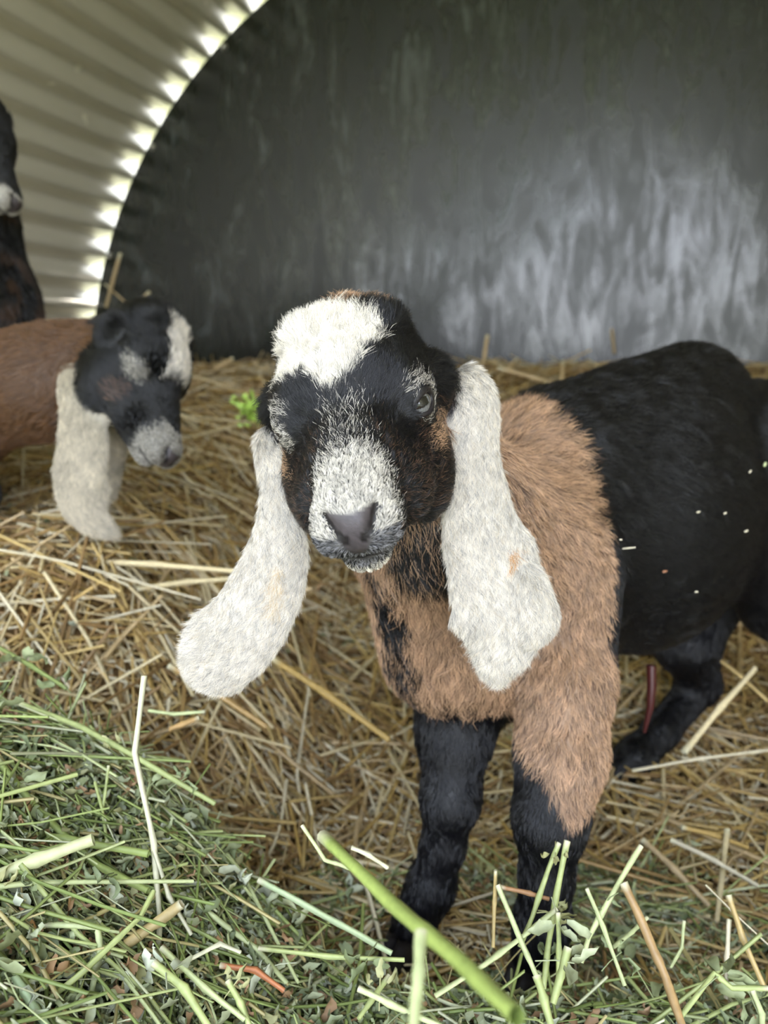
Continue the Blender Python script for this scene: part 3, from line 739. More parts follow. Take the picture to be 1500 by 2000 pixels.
# ------------------------------------------------------------------ the dark goat cut by the left edge
H3 = frame_from(A(-38, 304, .90), wv(.66, -.20, -.74), wv(.84, -.05, .50))
def goat3_prims():
    P = []; RT = np.stack([nrm((-.97, .2, 0)), nrm((.2, .97, 0)), (0, 0, 1)], 1); fl = (-.5, .1, -.9)
    def e(c, r, k=.03, flow=fl, reg='body', R=RT): P.append(Prim('ell', c, r=r, k=k, flow=flow, reg=reg, R=R))
    def c(a, b, ra, rb, k=.02, flow=fl, reg='neck'): P.append(Prim('cap', a, b, r=(ra, rb), k=k, flow=flow, reg=reg))
    c(H3.p(0, -40, -4), A(-70, 440, .98), .045, .058, .03); c(A(-70, 440, .98), A(-62, 560, 1.0), .058, .075, .03)
    e(A(-62, 625, 1.02), (.095, .08, .10)); e(A(-330, 600, 1.10), (.19, .105, .12)); e(A(-520, 590, 1.18), (.11, .10, .115))
    for x_, t, in ((-40, .98), (-90, 1.12)):
        c(A(x_, 700, t), A(x_ - 10, 830, t), .034, .022, .015, (0, 0, -1), 'leg'); c(A(x_ - 10, 830, t), A(x_ - 4, 905, t), .018, .015, .01, (0, 0, -1), 'leg')
    for x_, t, in ((-520, 1.08), (-560, 1.26)):
        c(A(x_, 640, t), A(x_ + 30, 740, t), .06, .03, .02, (0, 0, -1), 'leg'); c(A(x_ + 30, 740, t), A(x_ - 20, 810, t), .022, .016, .01, (0, 0, -1), 'leg'); c(A(x_ - 20, 810, t), A(x_, 890, t), .015, .014, .01, (0, 0, -1), 'leg')
    return P + head_prims(H3)
ear3 = [(H3.p(-42, -40, 6), .009, .005, (1, 0, 0)), (A(-150, 330, .90), .022, .0045, (1, 0, 0)), (A(-158, 420, .90), .024, .004, (1, 0, 0)), (A(-150, 520, .90), .012, .004, (1, 0, 0))]
ear3b = [(H3.p(42, -40, 6), .009, .005, (1, 0, 0)), (A(-60, 330, 1.02), .018, .0045, (1, 0, 0)), (A(-75, 420, 1.03), .018, .004, (1, 0, 0))]
def goat3_colour(P, regs, hair):
    n = len(P); n1 = vnoise(P, 60, 8); rnd = RNG.uniform(0, 1, n) if hair else np.full(n, .5)
    c = np.tile(BLACK * .6, (n, 1)); q = H3.loc(P); s, f, u = q.T
    m = .8 * ((regs == 'neck') | (regs == 'body')) * sstep(.55, .70, n1) * (P[:, 2] < .62); c = mixc(c, DKBROWN * .5, (m > rnd))
    m = .9 * sstep(60, 66, f + (n1 - .5) * 8) * (u < 2) * (regs == 'head'); c = mixc(c, WHITE * .62, (m > rnd))
    er = np.char.startswith(regs.astype(str), 'ear'); return np.where(er[:, None], WHITE * .5, c)
dg = build_goat('nearly black goat with a cream chin, cut off by the left edge of the picture', 'goat', 'goat', tuple(A(-100, 900, 1.0)), goat3_prims() + ear_prims(ear3, 'ear_r') + ear_prims(ear3b, 'ear_l'), H3, goat3_colour,
                (A(-150, 420, .88) - .005, A(60, 180, .98) + .005), (30000, 6000, 45000), fs=.0028, cs=.007, rad=2.0, gaze=A(300, 300, .2))
for x_, t in ((-44, .98), (-94, 1.12), (-520, 1.08), (-560, 1.26)): add_hoof(dg, A(x_, 915 if x_ > -200 else 900, t), (0, 0, -1), (.97, -.2, 0), .011, .026)
# a lime sprig behind the near kid's cheek, and bits of hay on its coat
from mathutils.bvhtree import BVHTree
kb = [o for o in bpy.data.objects if o.name.startswith('goat_body') and o.parent == kid] or [o for o in bpy.data.objects if o.parent == kid and o.data and o.data.name.startswith('goat_body')]
bv = BVHTree.FromPolygons([v.co[:] for v in kb[0].data.vertices], [tuple(p.vertices) for p in kb[0].data.polygons])
for i, (px, py, ln, wd_, a_, cc, lb) in enumerate(((1210, 1072, .0085, .0012, .1, 4, 'pale bit of straw on the black flank just behind the brown shoulder'), (1194, 1062, .0016, .0012, 0, 4, 'tiny crumb beside the straw bit on the black flank'),
        (1478, 912, .0036, .0022, 1.2, 7, 'greenish crumb on the black thigh'), (1350, 1000, .0025, .0014, .3, 4, 'speck of chaff in the middle of the black flank'), (1440, 1035, .0028, .0016, .4, 4, 'pale ring-like crumb low on the black thigh'), (1448, 925, .0026, .0014, .9, 4, 'small crumb left of the greenish one on the thigh'),
        (1285, 1110, .0032, .0018, .2, 6, 'brownish crumb low on the black flank'), (1347, 1147, .0022, .0014, .1, 4, 'speck of chaff near the belly'), (1400, 1002, .0022, .0014, .5, 4, 'speck of chaff at the front of the thigh'), (1305, 672, .0120, .0022, 2.2, 7, 'pale green bit of stem stuck on top of the black back'))):
    h, no, _, _ = bv.ray_cast(Vector(CAM), Vector(A(px, py, 1) - CAM))
    if h is None: continue
    t = nrm(math.cos(a_) * RGT + math.sin(a_) * UPC); p = np.array(h) + np.array(no) * (.0065 if py > 700 else .009)
    V, F = tube_np([-t * ln / 2, -t * ln * .15, t * ln * .2, t * ln / 2], [wd_ * .4, wd_ * .55, wd_ * .5, wd_ * .35], 6)
    o = link('hay_crumb', mesh_np('hay_crumb', V, F, cols=np.tile(np.array(lin(205, 214, 160)) if cc == 7 else np.array(lin(226, 216, 190)) if cc == 4 else np.array(lin(160, 110, 80)), (len(V), 1))), None); o.location = p
    tag(o, lb, 'crumb'); CR = globals().setdefault('CR', []); CR.append(o)
# ------------------------------------------------------------------ straw and hay
def stalk_mat(name, rough=.45, trans=0.0):
    m, nt, b = mat_new(name)
    a = N(nt, 'ShaderNodeAttribute', attribute_name='col'); nz = N(nt, 'ShaderNodeTexNoise'); nz.inputs['Scale'].default_value = 260; tc = N(nt, 'ShaderNodeTexCoord')
    L(nt, tc.outputs['Object'], nz.inputs['Vector'])
    mr = N(nt, 'ShaderNodeMapRange'); mr.inputs['To Min'].default_value = .7; mr.inputs['To Max'].default_value = 1.2; L(nt, nz.outputs[0], mr.inputs[0])
    mx = N(nt, 'ShaderNodeVectorMath', operation='SCALE'); L(nt, a.outputs['Color'], mx.inputs[0]); L(nt, mr.outputs[0], mx.inputs['Scale'])
    L(nt, mx.outputs[0], b.inputs['Base Color']); b.inputs['Roughness'].default_value = rough
    return m
M_STRAW = stalk_mat('straw', .4); M_STEM = stalk_mat('hay_stalk', .5); M_LEAF = stalk_mat('hay_leaf', .6)
for o in CR: o.data.materials.append(M_STRAW)
STRAW_C = np.array([lin(212, 184, 122), lin(224, 206, 162), lin(196, 164, 98), lin(176, 144, 92), lin(228, 216, 184), lin(206, 180, 136), lin(156, 124, 80)])
STEM_C = np.array([lin(180, 190, 124), lin(200, 208, 152), lin(154, 168, 98), lin(208, 210, 172), lin(132, 148, 82), lin(196, 182, 126)])
LEAF_C = np.array([lin(158, 166, 124), lin(138, 148, 106), lin(180, 186, 148), lin(122, 132, 94), lin(186, 190, 164), lin(168, 166, 118), lin(182, 146, 108)])
def batch_stalks(C, dirs, Ln, r, col, bend, ns=4, seg=3):
    n = len(C); dirs = dirs / np.linalg.norm(dirs, axis=1, keepdims=True)
    ref = RNG.normal(0, 1, (n, 3)); u = np.cross(dirs, ref); u /= np.linalg.norm(u, axis=1, keepdims=True); w = np.cross(dirs, u)
    flat = RNG.uniform(.45, 1, n); V = np.zeros((n, seg + 1, ns, 3)); kink = RNG.uniform(.25, .75, n); kk = RNG.normal(0, 1, n) * bend
    for j in range(seg + 1):
        t = j / seg; off = np.maximum(0, t - kink) * kk * Ln + bend * .5 * Ln * (t - .5) ** 2 * RNG.choice([-1, 1])
        P = C + dirs * ((t - .5) * Ln)[:, None] + u * off[:, None]
        for i in range(ns):
            a = 2 * math.pi * i / ns + .6
            V[:, j, i] = P + r[:, None] * (math.cos(a) * u + math.sin(a) * flat[:, None] * w)
    base = (np.arange(n) * (seg + 1) * ns)[:, None]; F = []
    for j in range(seg):
        for i in range(ns):
            F.append(np.stack([base[:, 0] + j * ns + i, base[:, 0] + j * ns + (i + 1) % ns, base[:, 0] + (j + 1) * ns + (i + 1) % ns, base[:, 0] + (j + 1) * ns + i], 1))
    return V.reshape(-1, 3), np.concatenate(F), np.repeat(col, (seg + 1) * ns, 0)
def slope_dirs(x, y, yaw, tilt, hz):
    e = .01; gx = (hz(x + e, y) - hz(x - e, y)) / (2 * e); gy = (hz(x, y + e) - hz(x, y - e)) / (2 * e)
    dx, dy = np.cos(yaw), np.sin(yaw); return np.stack([dx, dy, gx * dx + gy * dy + tilt], 1)
def clear_of_kid(x, y):
    """false where a foot stands"""
    ok = np.ones(len(x), bool)
    for p, r in ((A(808, 1805, .535), .022), (A(1045, 1860, .49), .022), (A(1205, 1510, .76), .02), (A(1590, 1560, .69), .02)):
        ok &= np.hypot(x - p[0], y - p[1]) > r
    return ok
def straw_field(n, lo_r, hi_r, zlo, zhi, name, ln=(.05, .17), yr=(.18, 2.0), pw=1.7):
    y = yr[0] + (yr[1] - yr[0]) * RNG.uniform(0, 1, n) ** pw
    x = RNG.uniform(-1, 1, n) * (.30 + .78 * y) + .0
    s = x * SD[0] + y * SD[1]; ok = (np.abs(s - C_S) < 1.08) & (x * AX[0] + y * AX[1] < D_W - .10) & clear_of_kid(x, y)
    x, y = x[ok], y[ok]; n = len(x)
    Ln = RNG.uniform(*ln, n); yaw = RNG.uniform(0, math.pi, n); tilt = RNG.normal(0, .11, n)
    z = ground_z(x, y) + RNG.uniform(zlo, zhi, n)
    d = slope_dirs(x, y, yaw, tilt, ground_z)
    r = RNG.uniform(lo_r, hi_r, n); ci = RNG.integers(0, len(STRAW_C), n); col = STRAW_C[ci] * RNG.uniform(.75, 1.1, n)[:, None]
    V, F, c = batch_stalks(np.stack([x, y, z], 1), d, Ln, r, col, .12)
    return mesh_np(name, V, F, cols=c, smooth=False)
tag(link('straw_bedding', straw_field(21000, .0008, .0021, -.014, .008, 'straw_bedding', (.05, .19)), M_STRAW), 'deep golden straw bedding covering the hut floor', 'straw', kind='stuff')
def chaff(n):
    y = .3 + 1.2 * RNG.uniform(0, 1, n) ** 1.5; x = RNG.uniform(-1, 1, n) * (.2 + .55 * y); ok = clear_of_kid(x, y); x, y = x[ok], y[ok]; n = len(x)
    d = slope_dirs(x, y, RNG.uniform(0, 3.14, n), RNG.normal(0, .3, n), ground_z)
    V, F, c = batch_stalks(np.stack([x, y, ground_z(x, y) + RNG.uniform(-.004, .010, n)], 1), d, RNG.uniform(.008, .03, n), RNG.uniform(.0004, .0013, n), STRAW_C[RNG.integers(0, 7, n)] * RNG.uniform(.7, 1.15, n)[:, None], .2, 3, 1)
    return mesh_np('chaff', V, F, cols=c, smooth=False)
tag(link('straw_chaff', chaff(16000), M_STRAW), 'short broken bits of straw lying between the stalks', 'chaff', kind='stuff')

def round_stalk(Ln, r, col, bend, seed, ns=7):
    """one straw with its nodes and a cut hollow end"""
    rn = np.random.default_rng(seed); k = 9; pts = []; rad = []
    side = rn.normal(0, 1, 2); kn = rn.uniform(.3, .7)
    for i in range(k):
        t = i / (k - 1); off = max(0, t - kn) * bend * Ln
        pts.append(((t - .5) * Ln, side[0] * off * .6, side[1] * off * .3)); rad.append(r * (1.25 if i == 4 else 1.0 - .15 * t))
    V, F = tube_np(pts, rad, ns); V[:, 2] *= .8
    c = np.tile(col, (len(V), 1)) * (.85 + .3 * (np.arange(len(V)) % ns == 0))[:, None]; c[4 * ns:5 * ns] *= .7
    return mesh_np('straw', V, F, cols=c)
variants = [round_stalk(l_, r_, STRAW_C[i % 7], b_, 50 + i) for i, (l_, r_, b_) in enumerate([(.16, .0017, .0), (.21, .0019, .2), (.12, .0016, .4), (.26, .002, .1), (.18, .0015, .7), (.14, .0021, .0), (.23, .0016, .3), (.10, .0018, .1), (.19, .0019, .5), (.15, .0014, .2)])]
for v_ in variants: v_.materials.append(M_STRAW)
def place_stalk(me, p, d, roll, name, label, cat, group):
    o = bpy.data.objects.new(name, me); COL.objects.link(o); d = nrm(d); q = Vector(d).to_track_quat('X', 'Z')
    o.rotation_mode = 'QUATERNION'; o.rotation_quaternion = q; o.location = p
    tag(o, label, cat, group); return o
zones = [('on the bedding right of the kid', lambda n: (RNG.uniform(.17, .62, n), RNG.uniform(.42, 1.0, n)), 95),
         ('between the kid and the hay heap', lambda n: (RNG.uniform(-.30, .05, n), RNG.uniform(.50, .86, n)), 110),
         ('on the slope behind the near kid', lambda n: (RNG.uniform(-.6, .5, n), RNG.uniform(.95, 1.75, n)), 55)]
TONE = ('golden', 'pale', 'amber', 'tan', 'whitish', 'buff', 'brown'); LEN = ('medium', 'long', 'short', 'very long', 'medium', 'short', 'long', 'short', 'long', 'short')
for where, f_, n in zones:
    x, y = f_(n)
    for i in range(n):
        if not clear_of_kid(x[i:i + 1], y[i:i + 1])[0]: continue
        yaw = RNG.uniform(0, 6.28); xi, yi = np.array([x[i]]), np.array([y[i]]); k = int(RNG.integers(0, 10))
        d = slope_dirs(xi, yi, np.array([yaw]), np.array([RNG.normal(0, .08)]), ground_z)[0]
        lb = LEN[k] + ' ' + TONE[k % 7] + ' straw stalk ' + where
        place_stalk(variants[k], (x[i], y[i], float(ground_z(x[i], y[i])) + RNG.uniform(.006, .014)), d, 0, 'straw_stalk', lb, 'straw', LEN[k] + ' ' + TONE[k % 7] + ' straws ' + where)
def wire(name, pts, r0, r1, col, mat, label, cat, group=None, ns=8, node=True, flat=1.0):
    """a single stalk through given points"""
    P = np.array(pts, float); Q = []
    for i in range(len(P) - 1):
        for j in range(5): Q.append(P[i] + (P[i + 1] - P[i]) * j / 5)
    Q.append(P[-1]); Q = np.array(Q); n = len(Q); t = np.linspace(0, 1, n); rad = r0 + (r1 - r0) * t
    if node: rad[n // 2] *= 1.25
    V, F = tube_np(Q, rad, ns)
    V[:, :] = np.repeat(Q, ns, 0) + (V - np.repeat(Q, ns, 0)) * (1 + .12 * np.sin(np.arange(len(V)) * 1.7))[:, None]
    st_ = RNG.uniform(.68, 1.18, ns); c = np.tile(np.asarray(col), (len(V), 1)) * (st_[np.arange(len(V)) % ns] * (.92 + .16 * np.repeat(RNG.uniform(0, 1, n), ns)))[:, None]; c[:ns] = np.asarray(lin(206, 200, 168))
    F = list(F); me = mesh_np(name, V - Q[0], F, cols=c); o = link(name, me, mat); o.location = Q[0]
    return tag(o, label, cat, group)
S1, S2 = STRAW_C[0], STRAW_C[4]; GW = lambda p: p
far = [((235, 495), (207, 600), 1.62, .0045, 'long straw stalk standing up against the back board above the lying kid'),
       ((292, 570), (245, 622), 1.60, .0050, 'short brown straw poking up against the board above the lying kid'),
       ((205, 555), (300, 640), 1.62, .0028, 'thin straw leaning across two upright ones by the steel arch'),
       ((325, 590), (322, 650), 1.6, .0030, 'little upright straw at the board just above the white blaze'),
       ((265, 632), (335, 628), 1.55, .0040, 'pale straw lying level above the lying kid'),
       ((952, 655), (944, 712), 1.6, .0048, 'upright straw at the board between the white ear and the black back'),
       ((972, 718), (1092, 752), 1.5, .0050, 'thick straw lying on the crest right of the white ear'),
       ((1010, 700), (970, 740), 1.55, .0032, 'thin slanting straw on the crest right of the white ear'),
       ((1100, 705), (1096, 760), 1.5, .0048, 'short upright straw where the black back meets the crest'),
       ((1190, 605), (1200, 690), 1.9, .0042, 'faint straw standing at the board above the black back'),
       ((455, 700), (418, 722), 1.5, .0045, 'short straw on the crest left of the near head')]
for (a, b, t, r, lb) in far: wire('straw_stalk', [A(*a, t), A(*b, t - .02)], r * .8, r * .8, STRAW_C[5] * .9, M_STRAW, lb, 'straw')
mid = [((530, 1285), (760, 1445), .66, .60, .0028, 2, 'long thick straw slanting down behind the tip of the hanging ear'),
       ((130, 1095), (480, 1118), .72, .68, .0028, 1, 'long pale straw lying level below the lying kid'),
       ((270, 1150), (470, 1130), .70, .67, .0026, 1, 'second pale straw lying level below the lying kid'),
       ((440, 1200), (610, 1150), .68, .66, .0022, 5, 'straw slanting up between the two hanging ears'),
       ((1335, 1470), (1475, 1305), .66, .70, .0030, 1, 'thick pale straw slanting up by the hind leg'),
       ((1235, 1505), (1500, 1465), .66, .66, .0014, 4, 'thin curved pale straw crossing right of the hind hoof'),
       ((1400, 1285), (1500, 1370), .76, .72, .0022, 0, 'golden straw slanting below the thigh'),
       ((1255, 1640), (1385, 1770), .60, .56, .0026, 5, 'straw slanting down right of the brown leg'),
       ((1330, 1615), (1460, 1655), .60, .60, .0022, 2, 'golden straw lying level right of the brown leg'),
       ((1310, 1640), (1480, 1730), .58, .55, .0020, 4, 'white thin straw right of the brown leg'),
       ((1420, 1620), (1400, 1800), .60, .55, .0022, 1, 'upright pale straw near the right corner of the bedding'),
       ((330, 1300), (520, 1420), .60, .58, .0024, 3, 'brown straw slanting below the hanging ear'),
       ((400, 1620), (470, 1700), .50, .49, .0025, 2, 'tan straw at the edge of the green hay heap')]
for (a, b, t0, t1, r, ci, lb) in mid: wire('straw_stalk', [A(*a, t0), (A(*a, t0) + A(*b, t1)) / 2 + [0, 0, .002], A(*b, t1)], r, r * .85, STRAW_C[ci], M_STRAW, lb, 'straw')

# --- the hay heap
m_hf, nt_, b_ = mat_new('packed_hay'); tc = N(nt_, 'ShaderNodeTexCoord'); nz = N(nt_, 'ShaderNodeTexNoise'); nz.inputs['Scale'].default_value = 90
rp = N(nt_, 'ShaderNodeValToRGB'); rp.color_ramp.elements[0].color = (*lin(46, 52, 30), 1); rp.color_ramp.elements[1].color = (*lin(92, 104, 62), 1)
L(nt_, tc.outputs['Object'], nz.inputs['Vector']); L(nt_, nz.outputs[0], rp.inputs[0]); L(nt_, rp.outputs[0], b_.inputs['Base Color']); b_.inputs['Roughness'].default_value = .9
def hp(u, v): x, y = -.62 + u * 1.15, -.2 + v * .78; return (x, y, max(float(hay_z(x, y)) - .012, -.03))
heap_m = tag(link('hay_heap', grid_mesh('hay_heap', hp, 90, 70), m_hf), 'packed core of the green hay heap', 'hay', kind='stuff')
def hay_xy(n, pw=1.0):
    x = RNG.uniform(-.45, .42, n); y = RNG.uniform(.12, .55, n); ok = (hay_z(x, y) > ground_z(x, y) - .012) & clear_of_kid(x, y)
    return x[ok], y[ok]
def hay_stems(n):
    x, y = hay_xy(n); n = len(x); yaw = RNG.normal(-.45, .8, n); z = top_z(x, y) + RNG.uniform(-.012, .010, n)
    d = slope_dirs(x, y, yaw, RNG.normal(0, .14, n), top_z)
    return batch_stalks(np.stack([x, y, z], 1), d, RNG.uniform(.03, .13, n), RNG.uniform(.0004, .0012, n), STEM_C[RNG.integers(0, 6, n)] * RNG.uniform(.7, 1.1, n)[:, None], .25, 4, 4)
V_, F_, c_ = hay_stems(9500)
tag(link('hay_matting', mesh_np('hay_matting', V_, F_, cols=c_, smooth=False), M_STEM), 'fine green hay stems matted over the heap', 'hay', kind='stuff')
def leaflet(k, ln, wd):
    """dried leaflet, rolled and crumpled: 6x3 points with ragged edges"""
    rn = np.random.default_rng(k); V = []; cu = rn.uniform(-3.4, 3.4); cv = rn.uniform(-1.2, 1.2); fo = rn.uniform(.55, 1.45); tw = rn.uniform(-2.2, 2.2); p = np.zeros(3)
    for i in range(6):
        t = i / 5; w = wd * (math.sin(math.pi * (.10 + .86 * t)) ** .7) * rn.uniform(.7, 1.25); a = cu * t; b = cv * t
        d = np.array([math.cos(a) * math.cos(b), math.sin(b), math.sin(a)]); up = np.array([-math.sin(a), 0, math.cos(a)]); sd = np.cross(up, d)
        r = tw * t; s2, u2 = sd * math.cos(r) + up * math.sin(r), up * math.cos(r) - sd * math.sin(r)
        for j in (-1, 0, 1): V.append(p + j * w * math.cos(fo) * s2 + abs(j) * w * math.sin(fo) * u2 * rn.uniform(.6, 1.3) + rn.normal(0, .12, 3) * wd)
        p = p + d * ln / 5
    F = [(i * 3 + j, i * 3 + j + 1, i * 3 + j + 4, i * 3 + j + 3) for i in range(5) for j in range(2)]
    return np.array(V), np.array(F)
LV = [leaflet(i, .011, .0032) for i in range(24)]
def leaf_batch(n, zlo, zhi, smin=.5, smax=1.3, fx=hay_xy):
    x, y = fx(n); n = len(x); z = top_z(x, y) + RNG.uniform(zlo, zhi, n); Vs, Fs, Cs = [], [], []; base = 0
    q = RNG.normal(0, 1, (n, 3)) * [1, 1, .5]; q /= np.linalg.norm(q, axis=1, keepdims=True); up = RNG.normal(0, .6, (n, 3)) + [0, 0, 1]
    s_ = np.cross(up, q); s_ /= np.linalg.norm(s_, axis=1, keepdims=True); w_ = np.cross(q, s_); sc = RNG.uniform(smin, smax, n); C = np.stack([x, y, z], 1); kind = RNG.integers(0, 24, n)
    col = LEAF_C[RNG.integers(0, 7, n)] * RNG.uniform(.7, 1.15, n)[:, None]
    for k in range(24):
        m = kind == k; v, f = LV[k]; nn = m.sum()
        W = C[m][:, None] + sc[m][:, None, None] * (v[None, :, 0:1] * q[m][:, None] + v[None, :, 1:2] * s_[m][:, None] + v[None, :, 2:3] * w_[m][:, None])
        Vs.append(W.reshape(-1, 3)); Fs.append((f[None] + (np.arange(nn) * len(v))[:, None, None]).reshape(-1, 4) + base); base += nn * len(v); Cs.append(np.repeat(col[m], len(v), 0))
    return np.concatenate(Vs), np.concatenate(Fs), np.concatenate(Cs)
V_, F_, c_ = leaf_batch(38000, -.006, .012, .4, 1.15)
tag(link('hay_leaves', mesh_np('hay_leaves', V_, F_, cols=c_), M_LEAF), 'crumbled grey-green leaves all over the hay heap', 'leaves', kind='stuff')
def strewn(n):
    y = RNG.uniform(.4, 1.0, n); x = RNG.uniform(-.45, .5, n); return x, y
V_, F_, c_ = leaf_batch(260, .004, .012, .5, 1.2, strewn)
tag(link('strewn_leaves', mesh_np('strewn_leaves', V_, F_, cols=c_), M_LEAF), 'odd green leaf crumbs scattered over the straw bedding', 'leaves', kind='stuff')
def trifoliate(k, s=1.0):
    V, F, C = [], [], []; rn = np.random.default_rng(k); col = LEAF_C[k % 6] * rn.uniform(.95, 1.25)
    for j, a in enumerate((-1.0, 0, 1.0)):
        v, f = leaflet(k * 3 + j, .0125 * s, .0036 * s); ca, sa = math.cos(a), math.sin(a)
        R_ = np.array([[ca, -sa, 0], [sa, ca, 0], [0, 0, 1]]); F += (f + len(V)).tolist(); V += (v @ R_.T + [.004 * ca, .004 * sa, 0]).tolist()
    v, f = tube_np([(-.012 * s, 0, 0), (-.004, 0, .001), (.005, 0, 0)], .00035, 4); F += (f + len(V) if isinstance(f, np.ndarray) else [tuple(i + len(V) for i in q) for q in f]); V += v.tolist()
    me = mesh_np('leaf', np.array(V), [tuple(q) for q in F], cols=np.tile(col, (len(V), 1))); me.materials.append(M_LEAF); return me
TRI = [trifoliate(k, s_) for k, s_ in enumerate((1, .8, 1.2, .9, 1.1, .7, 1.3, 1))]
def add_leaf(parent, p, d, k):
    o = bpy.data.objects.new('leaf', TRI[k % 8]); COL.objects.link(o); o.rotation_mode = 'QUATERNION'
    W = Matrix.Translation(Vector(p)) @ Vector(nrm(d)).to_track_quat('X', 'Z').to_matrix().to_4x4()
    o.parent = parent; o.matrix_parent_inverse = Matrix.Identity(4); PM = Matrix.LocRotScale(parent.location, parent.rotation_quaternion if parent.rotation_mode == 'QUATERNION' else parent.rotation_euler, None)
    o.matrix_basis = PM.inverted() @ W; return o
G1, G2, G3, GP, GB = STEM_C[0], STEM_C[1], STEM_C[2], np.array(lin(222, 218, 184)), np.array(lin(176, 132, 92))
